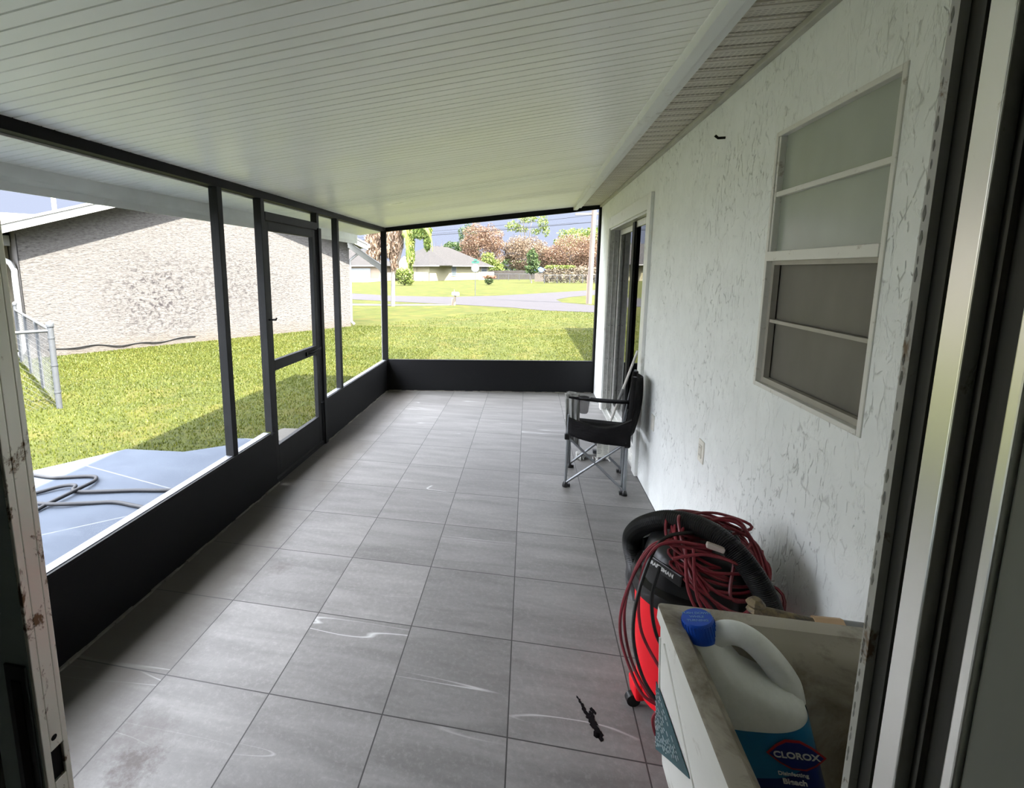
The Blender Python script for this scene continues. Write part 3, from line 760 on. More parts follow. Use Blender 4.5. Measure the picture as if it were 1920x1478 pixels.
def tree(name, label, x, y, blobs, mat, n, size, seed, h=4, r=.22, group=None, branches=6, spread=3., **k):
    t = thing(name, label, 'tree', (x, y, G), 0, group)
    mb = MB(); rnd = random.Random(seed)
    trunk(mb, [(0, 0, -.1), (rnd.uniform(-.15, .15), 0, h*.5), (rnd.uniform(-.3, .3), 0, h)], r, r*.5)
    for i in range(branches):
        a = rnd.uniform(0, 2*PI); s = rnd.uniform(.5, 1)*spread
        trunk(mb, [(0, 0, h*rnd.uniform(.4, .8)), (s*.5*math.cos(a), s*.5*math.sin(a), h*rnd.uniform(.9, 1.2)), (s*math.cos(a), s*math.sin(a), h*rnd.uniform(1.2, 1.8))], r*.4, r*.1)
    mb.build('trunk', M_BARK, t, smooth=True)
    leaves(blobs, n, size, seed, mat, 'crown', t, **k)
    return t
GT = 'dry brown trees across the street'
tree('tree', 'tallest pinkish brown dry tree right behind the hip roofed house', -8.2, 100, [(0, 0, 5.6, 4.6, 3.5, 4.2), (-1.2, 0, 8.6, 2.8, 2.6, 2.9), (1.8, 0, 8.0, 2.6, 2.4, 3.0), (-3.0, 1, 4.0, 2.6, 2.4, 2.6)], L_BRN, 21000, .16, 11, 4, .3, GT)
tree('tree', 'middle pinkish tan dry tree behind the small dark green tree', .9, 102, [(0, 0, 4.7, 4.6, 3, 3.6), (-2.4, 0, 6.0, 2.6, 2.4, 2.6), (2.6, 0, 4.6, 2.6, 2.4, 3.0)], L_TAN, 19000, .16, 12, 4, .3, GT)
tree('tree', 'reddish brown dry tree behind the withered hedge', 9.6, 100, [(0, 0, 4.8, 4.8, 3, 3.6), (3.6, 0, 4.8, 3.6, 3, 3.4), (-3.0, 0, 3.8, 2.4, 2.4, 2.6)], L_BRN, 22000, .16, 13, 4, .3, GT)
tree('tree', 'sparse thin branched green tree rising above the dry trees', .9, 116, [(-3.5, 0, 12.0, 1.8, 1.5, 1.1), (0, 0, 13.6, 2.2, 1.5, .9), (3.4, 0, 12.6, 1.3, 1.2, 1.8), (-1.4, 0, 11.2, 1.6, 1.2, .7), (1.9, 0, 10.6, 1.2, 1., .7), (4.2, 0, 10.6, .9, .9, 1.2)], L_YGR, 1900, .24, 14, 9, .22, None, 12, 3.4)
tree('tree', 'yellow green tree crown peeking above the reddish dry tree', 14.5, 122, [(-2, 0, 8.6, 5, 3, 3.2), (3, 0, 8.6, 4, 3, 3.4)], L_YGR, 4500, .32, 15, 5, .3)
tree('tree', 'dark green tree left of the tallest dry tree above the roof slope', -17.2, 118, [(0, 0, 6.6, 2.4, 2, 2.3), (-2.8, 0, 5.4, 1.8, 1.6, 1.8)], L_GRN, 3000, .28, 16, 4, .25)
tree('tree', 'dark green pine edge behind the left flank of the tallest dry tree', -11.9, 106, [(0, 0, 8.6, 2.2, 2, 3.4), (.6, 0, 5.4, 2.0, 1.8, 3.0)], L_GRN, 2600, .26, 17, 6, .25)
tree('tree', 'small dark green tree standing in front of the wooden fence', 1.8, 66, [(0, 0, 3.4, .75, .7, 1.2), (0, 0, 1.9, .95, .8, .75), (.4, 0, 2.6, .7, .6, .7)], L_GRN, 2200, .15, 18, 2.4, .10, None, 4, .8)
for bx, bh, wh in ((-14, 2.6, 'behind the dark green tree left of the tallest dry tree'), (-4, 2.8, 'filling the gap under the tallest dry tree'), (5, 2.8, 'behind the small dark green tree'), (14, 2.8, 'behind the withered hedge'), (24, 3.0, 'rightmost, behind the utility pole')):
    tree('tree', 'low distant dark green tree ' + wh, bx, 128, [(0, 0, 2.6, 4.6, 2.6, bh)], L_GRN, 1800, .40, 40+int(bx), 2.2, .25, 'low dark trees behind the far fences', 0)
tree('tree', 'bare twiggy tree behind the roof of the hip roofed house', -21.5, 120, [(0, 0, 6.4, 3.6, 2, 1.6)], L_TAN, 500, .16, 20, 5, .2, None, 16, 3.2)
tree('tree', 'yellow green bushy tree behind the right end of the hip roofed house', -5.5, 95.2, [(0, 0, 2.2, 1.5, 1.2, 1.7), (-1.0, 0, 3.6, 1.5, 1.2, 1.6), (1.1, 0, 1.8, 1.2, 1, 1.3)], L_YGR, 2500, .2, 21, 2, .15, None, 3, 1)
def shrub(name, label, x, y, blobs, mat, n, size, seed, cat='bush', **k):
    t = thing(name, label, cat, (x, y, G))
    mb = MB(); rnd = random.Random(seed)
    for i in range(6):
        a = i*PI/3; s = blobs[0][3]*.6; trunk(mb, [(0, 0, -.02), (s*.4*math.cos(a), s*.4*math.sin(a), blobs[0][2]*.5), (s*math.cos(a), s*math.sin(a), blobs[0][2])], .03, .01)
    mb.build('stems', M_BARK, t); leaves(blobs, n, size, seed, mat, 'foliage', t, **k); return t
s1 = shrub('shrub', 'round green shrub with reddish top on the lawn across the street', -3.25, 57, [(0, 0, .55, .55, .5, .45), (0, 0, .3, .35, .3, .3)], L_GRN, 900, .09, 31)
leaves([(-.1, 0, .95, .62, .5, .22), (.5, 0, .9, .35, .3, .2)], 600, .09, 32, L_RED, 'new_growth', s1)
shrub('shrub', 'leafy yellow green bush beside the palm trunk in front of the far house', -13.0, 54, [(0, 0, 1.0, .9, .8, .85), (-.6, 0, 1.45, .6, .6, .6), (.6, 0, 1.5, .55, .6, .65), (.5, 0, .5, .7, .6, .45)], L_YGR, 2200, .13, 33)
h = thing('hedge', 'tall withered tan vine hedge behind the utility pole', 'hedge', (7.6, 67, G))
leaves([(-3.6+i*1.1, 0, 1.1+.1*math.sin(i*2), .85, .6, 1.15) for i in range(9)], 9000, .13, 34, L_HDG, 'withered_growth', h, zmin=.02)
leaves([(-3.4+i*.9, .1, 2.1, .7, .5, .32) for i in range(4)], 1500, .13, 35, L_YGR, 'green_top_growth', h)

# palm by the walk
def palm():
    t = thing('palm_tree', 'palm with pale trunk and drooping fronds just right of the far corner post', 'palm', (-5.15, 21.5, G))
    mb = MB(); trunk(mb, [(0, 0, -.05), (.02, 0, .8), (.05, 0, 1.7)], .11, .10)
    mb.build('lower_trunk', plain('pale_palm_trunk', (.09, .082, .074), .9, bump=.5, bs=18, bd=.02, var=.25, stretch=(1, 1, 4)), t, smooth=True)
    mb = MB(); trunk(mb, [(.05, 0, 1.6), (.10, 0, 2.6), (-.12, 0, 3.9), (-.2, 0, 4.6)], .10, .08); trunk(mb, [(.05, 0, 1.7), (.45, 0, 2.7), (.62, 0, 4.4)], .07, .08); trunk(mb, [(.0, .1, 1.7), (-.2, .1, 3.0), (-.3, .1, 4.6)], .07, .08)
    mb.build('upper_trunk', M_BARK, t, smooth=True)
    Lg = m_leaf('palm_frond_green', (0.0275, 0.0550, 0.0110), (0.0935, 0.1320, 0.0248), (0.2310, 0.2420, 0.0660)); Lb = m_leaf('dead_palm_frond', (0.0880, 0.0550, 0.0330), (0.1980, 0.1375, 0.0935), (0.2750, 0.2090, 0.1485))
    def frond(base, ang, reach, drop, name, mat, n=34, ll=.34, seed=0):
        rs = random.Random(seed); mbf = MB(); pts = []
        for i in range(n+1):
            s = i/n; pts.append(Vector((base[0]+reach*math.cos(ang)*math.sin(s*PI/2*1.02), base[1]+reach*math.sin(ang)*math.sin(s*PI/2*1.02), base[2]+.35*math.sin(s*PI*.7)-drop*s**2.2)))
        mbf.tube(pts, .012, 4)
        for i in range(3, n):
            d = (pts[i+1]-pts[i-1]).normalized(); side = d.cross(Vector((0, 0, 1)))
            side = side.normalized() if side.length > .05 else Vector((math.sin(ang), -math.cos(ang), 0))
            for sg in (-1, 1):
                L = ll*math.sin(PI*(.12+.85*i/n))*rs.uniform(.8, 1.1)+.05; dirv = (side*sg*.55+d*.45+Vector((0, 0, -.75))).normalized()
                w = d*.034; p = pts[i]; mbf.add([p-w, p+w, p+dirv*L], [(0, 1, 2)])
        o = mbf.build(name, mat, t, fix=False); at = o.data.attributes.new('tint', 'FLOAT', 'POINT'); rs2 = np.random.RandomState(seed)
        at.data.foreach_set('value', np.clip(rs2.normal(.55, .22, len(o.data.vertices)), 0, 1))
    frond((.3, 0, 4.1), -.1, 1.75, 1.75, 'green_frond', Lg, seed=1, ll=.5); frond((.5, 0, 4.2), .15, 1.35, 1.6, 'green_frond', Lg, seed=2, ll=.5)
    frond((.45, -.1, 4.0), -.6, .55, 2.5, 'green_frond', Lg, seed=3, ll=.5, n=44); frond((.5, .1, 4.0), -.3, .45, 1.9, 'green_frond', Lg, seed=4, ll=.45); frond((.1, 0, 4.3), 2.6, 1.2, .9, 'green_frond', Lg, seed=9)
    leaves([(.92, 0, 2.75, .20, .18, .95), (.80, 0, 3.7, .30, .25, .45)], 5500, .062, 61, Lg, 'hanging_green_frond', t, aspect=3.2, droop=3, shell=.2, tint0=.6)
    leaves([(1.45, 0, 3.55, .50, .2, .30), (1.75, 0, 3.05, .16, .15, .38)], 4000, .062, 62, Lg, 'arching_green_frond', t, aspect=3.2, droop=3, shell=.2, tint0=.4)
    leaves([(-.25, 0, 3.3, .45, .3, 1.0), (.25, 0, 3.4, .30, .3, .9), (-.95, 0, 3.0, .35, .3, .9), (.1, 0, 2.3, .18, .2, .6)], 8000, .07, 63, Lb, 'dead_frond_skirt', t, aspect=4, droop=3, shell=.2)
    for i, (a, rc, dr) in enumerate([(PI, .9, 1.9), (2.7, .7, 2.2), (3.6, 1.1, 1.6), (PI*.9, .4, 2.4), (-1.6, .3, 2.2)]):
        frond((-.1, 0, 3.9+.1*i), a, rc, dr, 'dead_frond', Lb, seed=10+i, ll=.42)
palm()

# ---------------------------------------------------------------- neighbour's house
M_CREAM = plain('cream_stucco', (.13, .115, .085), .9, bump=.4, bs=30, bd=.01, var=.06)
M_SHN = m_shingle('pale_grey_shingle', (.11, .107, .10), (.15, .145, .135))
def neighbour():
    d = Vector((.5575, .8302, 0)); a = Vector((-8.223, 6.667, G))-d*.42
    t = thing('neighbor_house', 'white stucco gabled neighbour house with mildew stains beyond the chain link fence', 'house', a, math.atan2(d.y, d.x))
    Wd, ez, az, xm = 7.87, 2.48-G-.02, 3.80-G, 3.98
    MB().prism([(0, 0), (Wd, 0), (Wd, ez), (xm, az), (0, ez)], 0, 12, 'y').build('gable_wall', M_NB, t)
    ov, oe = .36, .42; s = (az-ez)/xm
    r = MB().prism([(-oe, ez-oe*s+.0), (xm, az), (Wd+oe, ez-oe*s), (Wd+oe, ez-oe*s+.13), (xm, az+.15), (-oe, ez-oe*s+.13)], -ov+.03, 12.4, 'y')
    r.build('roof', M_SHN, t)
    f = MB().prism([(-oe-.02, ez-oe*s-.06), (xm, az-.05), (Wd+oe+.02, ez-oe*s-.06), (Wd+oe+.02, ez-oe*s+.10), (xm, az+.11), (-oe-.02, ez-oe*s+.10)], -ov-.02, -ov+.03, 'y')
    f.build('rake_fascia', M_WPIPE, t)
    f = MB().prism([(-oe-.02, ez-oe*s+.10), (xm, az+.115), (Wd+oe+.02, ez-oe*s+.10), (Wd+oe+.02, ez-oe*s+.15), (xm, az+.165), (-oe-.02, ez-oe*s+.15)], -ov-.04, -ov+.02, 'y')
    f.build('drip_edge', M_WPIPE, t)
    g = MB().box(Wd+oe, Wd+oe+.12, -ov, 12.3, ez-oe*s+.0, ez-oe*s+.13); g.build('gutter', M_WPIPE, t, bevel=.01)
    p = MB().tube([(Wd+.5, .1, ez-.1), (Wd+.45, .1, ez-.28), (Wd+.06, .06, ez-.52), (Wd+.05, .05, ez-.62), (Wd+.05, .05, .16), (Wd+.12, -.02, .06)], .045, 8)
    p.build('downspout', M_WPIPE, t, smooth=True)
    # cream wing running off to the left, with its own eave and shingled slope
    MB().box(-9, -.02, 1.6, 9, 0, ez-.06).build('wing_wall', M_CREAM, t)
    MB().prism([(.9, ez-.22), (.95, ez-.10), (4.3, 3.26), (8.4, ez-.1), (8.4, ez-.22)], -9.5, 1.15, 'x').build('wing_roof', M_SHN, t)
    MB().box(-9.5, -.02, .86, .94, ez-.30, ez-.09).build('wing_fascia', M_WPIPE, t)
    MB().box(-9.5, -.02, .94, 1.6, ez-.20, ez-.16).build('wing_soffit', M_WHITE, t)
    p = MB().tube(spline([(-1.9, 1.0, ez-.2), (-1.5, 1.0, ez-.42), (-.6, .9, ez-.52), (-.16, .55, ez-.60), (-.07, .12, ez-.78), (-.07, .10, ez-1.0), (-.07, .10, .45), (-.09, .06, .16), (-.30, -.08, .04)], 4), .05, 8)
    p.build('downspout', M_WPIPE, t, smooth=True)
    MB().tube([(.012, -.01, ez-.1), (.012, -.012, .9)], .008, 6).build('cable', M_BLK, t)
    MB().tube([(1.1, 3.2, az-.75), (1.1, 3.2, az+.10)], .05, 8).build('vent_pipe', plain('vent_pipe_grey', (.42, .42, .40), .6), t)
    c = MB().tube([(x, -.015-.01*math.sin(x*9), .13+.03*math.sin(x*2.3)+.02*math.sin(x*7)) for x in np.linspace(.3, 3.2, 40)], .012, 6)
    c.build('ground_cable', M_BRZ, t, smooth=True)
neighbour()

# ---------------------------------------------------------------- chain link fence
M_GALV = plain('galvanised_pipe', (.032, .035, .038), .6, .0, var=.12, vs=30)
def meshwire(mb, p0, p1, z0, z1, pitch=.075, r=.0015):
    p0 = Vector(p0); p1 = Vector(p1); L = (p1-p0).length; d = (p1-p0)/L; H = z1-z0
    k = -H
    while k < L:
        for sg in (1, -1):
            a0, a1 = (k, k+H) if sg > 0 else (k+H, k)
            q0, q1 = a0, a1; lo = 0.0; hi = 1.0
            da = a1-a0
            t0, t1 = sorted(((0-a0)/da, (L-a0)/da)); lo = max(0, t0); hi = min(1, t1)
            if hi > lo:
                A = p0+d*(a0+da*lo); B = p0+d*(a0+da*hi); A = Vector((A.x, A.y, z0+H*lo)); B = Vector((B.x, B.y, z0+H*hi))
                mb.tube([A, B], r, 3, caps=False)
        k += pitch
def chainfence():
    P1 = Vector((-4.479, 3.461, 0)); back = Vector((-.8302, .5575, 0)); left = Vector((-.62, -.785, 0))
    t = thing('chain_link_fence', 'grey chain link fence corner in front of the neighbour house', 'fence')
    P2 = P1+back*4.55; P3 = P1+left*5.5
    for k, (p, r, hh) in enumerate(((P1, .034, .97), (P2, .030, 1.02), (P1+back*1.5, .022, .88), (P1+back*3.0, .022, .88), (P1+left*2.7, .022, .88))):
        mb = MB().tube([(p.x, p.y, G-.02), (p.x, p.y, hh)], r, 14); po = mb.build('fence_post', M_GALV, t, smooth=True)
        c = MB().lathe([(r*1.25, -.03), (r*1.3, 0), (r*1.1, .02), (r*.6, .035), (.004, .042)], (p.x, p.y, hh), 12); c.build('post_cap', M_GALV, po, smooth=True)
        if k == 0:
            for zz in (.10, .45, .80): MB().tube([(p.x, p.y, zz-.01), (p.x, p.y, zz+.01)], r+.005, 14).build('tension_band', M_GALV, po, smooth=True)
    MB().tube([(P1.x, P1.y, .90), (P2.x, P2.y, .90)], .020, 10).build('top_rail', M_GALV, t, smooth=True)
    MB().tube([(P1.x, P1.y, .89), (P3.x, P3.y, .89)], .020, 10).build('top_rail', M_GALV, t, smooth=True)
    mb = MB(); meshwire(mb, P1, P2, G+.02, .90); meshwire(mb, P1, P3, G+.02, .88); mb.build('wire_mesh', M_GALV, t, fix=False)
chainfence()

# our own downspout at the far porch corner
ds = MB()
def dpath(pts, w=.075, h=.055, mb=ds):
    for a, b in zip(pts, pts[1:]): mb.bar(a, b, w, h, (0, 1, 0))
dpath([(-1.06, 5.02, 2.05), (-1.05, 5.02, 1.97)]); dpath([(-1.07, 5.02, 1.98), (-.60, 5.00, 1.66)]); dpath([(-.62, 5.0, 1.70), (-.575, 5.0, 1.60)]); dpath([(-.575, 5.0, 1.62), (-.575, 5.0, -.08)])
dpath([(-.575, 5.0, -.06), (-.66, 5.15, -.1)])
tag(ds.build('downspout', M_GPIPE, bevel=.006), 'grey rectangular downspout slanting from the porch eave to the far corner post', 'downspout')

# garden hose on the patio
hz = G+.03
hp = [(-.60, 1.86, .02), (-1.24, 1.62, .02), (-1.6, 1.54, .02), (-2.0, 1.43, .025), (-2.09, 1.50, .035), (-2.20, 1.47, .03), (-2.35, 1.30, .02), (-2.6, 1.2, .018), (-2.9, 1.35, .018), (-2.8, 1.62, .018), (-2.45, 1.62, .018), (-2.15, 1.70, .02), (-2.03, 1.62, .03), (-2.0, 1.45, .04), (-2.02, 1.22, .03), (-2.05, 1.05, .018), (-2.3, .8, .018), (-2.55, .75, .018), (-2.75, 1.0, .02), (-2.45, 1.18, .04), (-2.02, 1.2, .035), (-1.76, 1.30, .018), (-1.58, 1.35, .018), (-1.38, 1.33, .018), (-1.24, 1.32, .018), (-.9, 1.36, .018), (-.62, 1.25, .018)]
gh = MB().tube(spline([(x, y, hz+z-.004) for x, y, z in hp], 8), .0145, 10)
tag(gh.build('garden_hose', plain('grey_rubber_hose', (.009, .0095, .011), .6, spec=.25, var=.2), smooth=True), 'dark grey garden hose coiled on the concrete patio outside the screen', 'hose')

# ---------------------------------------------------------------- far street furniture
M_YEL = plain('pale_yellow_wall', (0.1403, 0.1275, 0.0765), .85, var=.05, vs=1)
M_GRF = m_shingle('grey_brown_shingle', (.0185, .0175, .017), (.0255, .024, .023))
M_DKG = plain('dark_window_glass', (.05, .06, .065), .15, var=.1)
def hip(mb, x0, x1, y0, y1, z0, zr, k=.5):
    """hip roof over a rectangle"""
    w = min(x1-x0, y1-y0)/2
    if x1-x0 >= y1-y0: a = (x0+w, (y0+y1)/2); b = (x1-w, (y0+y1)/2)
    else: a = ((x0+x1)/2, y0+w); b = ((x0+x1)/2, y1-w)
    v = [(x0, y0, z0), (x1, y0, z0), (x1, y1, z0), (x0, y1, z0), (a[0], a[1], zr), (b[0], b[1], zr)]
    if x1-x0 >= y1-y0: fs = [(0, 1, 5, 4), (1, 2, 5), (2, 3, 4, 5), (3, 0, 4), (3, 2, 1, 0)]
    else: fs = [(0, 1, 4), (1, 2, 5, 4), (2, 3, 5), (3, 0, 4, 5), (3, 2, 1, 0)]
    mb.add(v, fs)
def farhouse():
    # local frame: corner of the two visible facades; right facade runs towards +x,+y
    d = Vector((8.73, 14.0, 0)).normalized(); ang = math.atan2(d.y, d.x)
    t = thing('hip_roofed_house', 'pale yellow house with grey hip roof across the street', 'house', (-14.87, 78, G), ang)
    Lr = 16.5; Dp = 11.0
    MB().box(0, Lr, 0, Dp, 0, 2.5).build('wall', M_YEL, t)
    r = MB(); hip(r, -.7, Lr+.7, -.7, Dp+.7, 2.5, 6.1); r.build('roof', M_GRF, t)
    f = MB()
    for A in rects(-.72, Lr+.72, -.72, Dp+.72, [(-.6, Lr+.6, -.6, Dp+.6)]): f.box(A[0], A[1], A[2], A[3], 2.42, 2.56)
    f.build('fascia', M_WPIPE, t)
    def win(x, w, z0, z1):
        fr = MB().box(x, x+w, -.06, .02, z0, z1).build('window', M_WPIPE, t)
        MB().box(x+.08, x+w-.08, -.07, -.05, z0+.08, (z0+z1)/2-.04).box(x+.08, x+w-.08, -.07, -.05, (z0+z1)/2+.04, z1-.08).build('pane', M_DKG, fr)
    win(5.6, 1.3, .75, 2.45); win(14.2, 1.7, 1.45, 2.45)
    sf = MB().box(-.08, -.02, 5.3, 7.5, 1.5, 2.3).build('window', M_WPIPE, t); MB().box(-.1, -.07, 5.4, 7.4, 1.58, 2.22).build('pane', M_DKG, sf)
    # privacy fence panels attached at each end
    MB().box(-2.6, -.1, -.05, .0, 0, 1.5).xf(Matrix.Rotation(-ang, 4, 'Z')).build('fence_panel', plain('cream_fence', (.16, .15, .105), .8), t)
    MB().box(11.6, Lr-.2, -1.4, -1.34, 0, 1.45).build('white_fence_panel', M_WPIPE, t)
    # left part of the same house: entry gable and garage wing
    w2 = MB().box(-5.4, -2.5, 1.5, 7, 0, 2.55).xf(Matrix.Rotation(-ang, 4, 'Z')); w2.build('entry_wall', M_YEL, t)
    r2 = MB(); hip(r2, -6.1, 3.4, 1.0, 9.4, 2.55, 5.2); r2.xf(Matrix.Rotation(-ang, 4, 'Z')); r2.build('entry_roof', M_GRF, t)
    e = MB().prism([(-5.3, 0), (-3.6, 0), (-3.6, 3.3), (-4.45, 4.1), (-5.3, 3.3)], .2, 1.5, 'y').xf(Matrix.Rotation(-ang, 4, 'Z')); e.build('entry_gable', M_YEL, t)
farhouse()
def garagehouse():
    t = thing('garage_house', 'house with white double garage door seen beyond the porch downspout', 'house', (-28.6, 74, G))
    MB().box(-6, 6.6, 0, 9, 0, 2.5).build('wall', plain('peach_wall', (.16, .125, .09), .85, var=.06), t)
    r = MB(); hip(r, -6.6, 7.2, -.6, 9.6, 2.5, 5.4); r.build('roof', M_GRF, t)
    MB().box(-6.6, 7.2, -.62, -.55, 2.42, 2.58).build('fascia', M_WPIPE, t)
    g = MB().box(.6, 4.8, -.06, .02, 0, 2.15).build('garage_door', plain('white_garage_door', (.16, .17, .17), .6), t)
    sm = MB()
    for k in range(1, 4): sm.box(.6, 4.8, -.075, -.06, k*.54-.01, k*.54+.01)
    sm.build('door_seam', M_GPIPE, g)
    MB().box(-1, 6.4, -6, -.1, 0, .03).build('driveway', M_WALK, t)
garagehouse()
def mailbox():
    t = thing('mailbox', 'white mailbox on a leaning wooden post beside the street', 'mailbox', (-2.21, 22.4, G))
    MB().bar((0, 0, -.05), (.03, 0, .52), .09, .09).build('post', plain('weathered_post', (.12, .10, .065), .9), t)
    MB().bar((-.10, 0, -.05), (-.10, 0, .34), .05, .08).build('brace', plain('dark_brace', (.14, .10, .07), .9), t)
    b = MB(); n = 10; pr = [(-.08, 0), (.08, 0)]+[(.08*math.cos(k*PI/n), .10+.08*math.sin(k*PI/n)) for k in range(n+1)]
    b.prism(pr, -.20, .22, 'y').xf(Matrix.Translation((.06, 0, .50)) @ Matrix.Rotation(math.radians(50), 4, 'Z'))
    b.build('box', M_WPIPE, t)
    MB().box(-.02, -.005, -.01, .01, .55, .80).build('flag', M_GPIPE, t)
mailbox()
def stopsign():
    t = thing('street_sign', 'back of an octagonal sign with green street name blades on a thin post', 'street sign', (-2.17, 31.7, G))
    MB().tube([(0, 0, -.1), (-.02, 0, 2.5)], .022, 8).build('post', M_GALV, t)
    o = [(.29*math.cos(PI/8+k*PI/4)-.015, .29*math.sin(PI/8+k*PI/4)) for k in range(8)]
    MB().prism(o, -.032, -.026, 'y').xf(Matrix.Translation((0, 0, 1.90))).build('octagon_back', plain('sign_back_grey', (.065, .075, .07), .5), t)
    M = plain('street_sign_green', (.005, .06, .04), .5)
    MB().box(-.26, .24, -.01, .01, 2.22, 2.36).build('name_blade', M, t); MB().box(-.12, .10, -.04, .04, 2.38, 2.50).build('name_blade', M, t)
stopsign()
def pole():
    t = thing('utility_pole', 'tall wooden utility pole leaning on the grass verge right of the street', 'utility pole', (4.5, 24.6, G))
    MB().tube([(0, 0, -.2), (.06, 0, 5), (.12, 0, 9.5)], 0, 12, rad=[.135, .115, .09]).build('shaft', plain('weathered_pole_wood', (.085, .068, .054), .9, bump=.5, bs=20, bd=.01, var=.25, stretch=(1, 1, .1)), t, smooth=True)
    MB().tube([(-.12, .02, -.1), (-.115, .02, 1.5)], .03, 8).build('conduit', plain('conduit_brown', (.22, .12, .09), .7), t)
    MB().tube([(.10, -.07, -.1), (.15, -.06, 5)], .018, 6).build('ground_wire_guard', M_WPIPE, t)
    MB().box(-.85, .45, -.06, .06, 4.50, 4.60).build('cross_arm', M_BARK, t)
    b = MB().box(.16, .30, -.08, .08, 3.95, 4.25); b.build('bracket', M_GALV, t)
pole()
wires = thing('power_lines', 'dark overhead power lines crossing the sky above the far houses', 'power lines', (0, 0, 0))
def wire(p0, p1, sag, r=.014):
    p0 = Vector(p0); p1 = Vector(p1); n = 24
    pts = [p0.lerp(p1, i/n)-Vector((0, 0, sag*4*(i/n)*(1-i/n))) for i in range(n+1)]
    MB().tube(pts, r, 5).build('wire', M_BLK, wires, smooth=True)
wire((4.56, 24.6, 4.02), (-40, 33, 3.6), .5); wire((4.56, 24.6, 4.02), (40, 18, 4.2), .4); wire((4.56, 24.6, 4.38), (-30, 60, 7.0), .7, .010); wire((-40, 33.4, 4.2), (4.5, 32, 4.7), .6, .008)
# far fences and tarp
def farchain(x0, x1, y0, y1, h, n, label):
    t = thing('chain_link_fence', label, 'fence')
    for i in range(n+1):
        s = i/n; x = x0+(x1-x0)*s; y = y0+(y1-y0)*s; MB().tube([(x, y, G), (x, y, G+h)], .035, 6).build('fence_post', M_GALV, t)
    MB().tube([(x0, y0, G+h-.03), (x1, y1, G+h-.03)], .025, 6).build('top_rail', M_GALV, t)
    mb = MB(); meshwire(mb, (x0, y0, 0), (x1, y1, 0), G+.02, G+h-.03, .35, .006); mb.build('wire_mesh', M_GALV, t, fix=False)
farchain(3.4, 11.5, 63, 64.5, 1.12, 5, 'low chain link fence in front of the withered hedge across the street')
farchain(-5.5, 3.4, 84, 80, 1.15, 5, 'low chain link fence in front of the dark wooden fence across the street')
wf = thing('wooden_fence', 'dark weathered wooden board fence behind the chain link across the street', 'fence', (0, 93, G))
mb = MB(); rnd = random.Random(9)
for i in range(80): x = -6.5+i*.17; mb.box(x, x+.155, 0, .03, 0, 1.7+rnd.uniform(-.05, .05))
mb.build('boards', plain('dark_fence_wood', (.016, .012, .009), .9, var=.5, vs=3), wf)
tp = MB(); rnd = random.Random(3)
tp.sheet([[(2.2+.21*i+rnd.uniform(-.02, .02), 74+.3*j, 1.45+.30*math.sin(i*.9+j)*.5+.12*j) for i in range(9)] for j in range(5)])
tag(tp.build('blue_tarp', plain('blue_tarp_cloth', (.012, .045, .20), .5), solid=.02), 'crumpled blue tarp between the small green tree and the hedge', 'tarp')
st = MB().box(2.3, 3.9, 74.1, 75.2, G, 1.35); tag(st.build('covered_stack', plain('stacked_stuff', (.05, .04, .03), .9, var=.5)), 'brown stacked load underneath the blue tarp', 'stack')

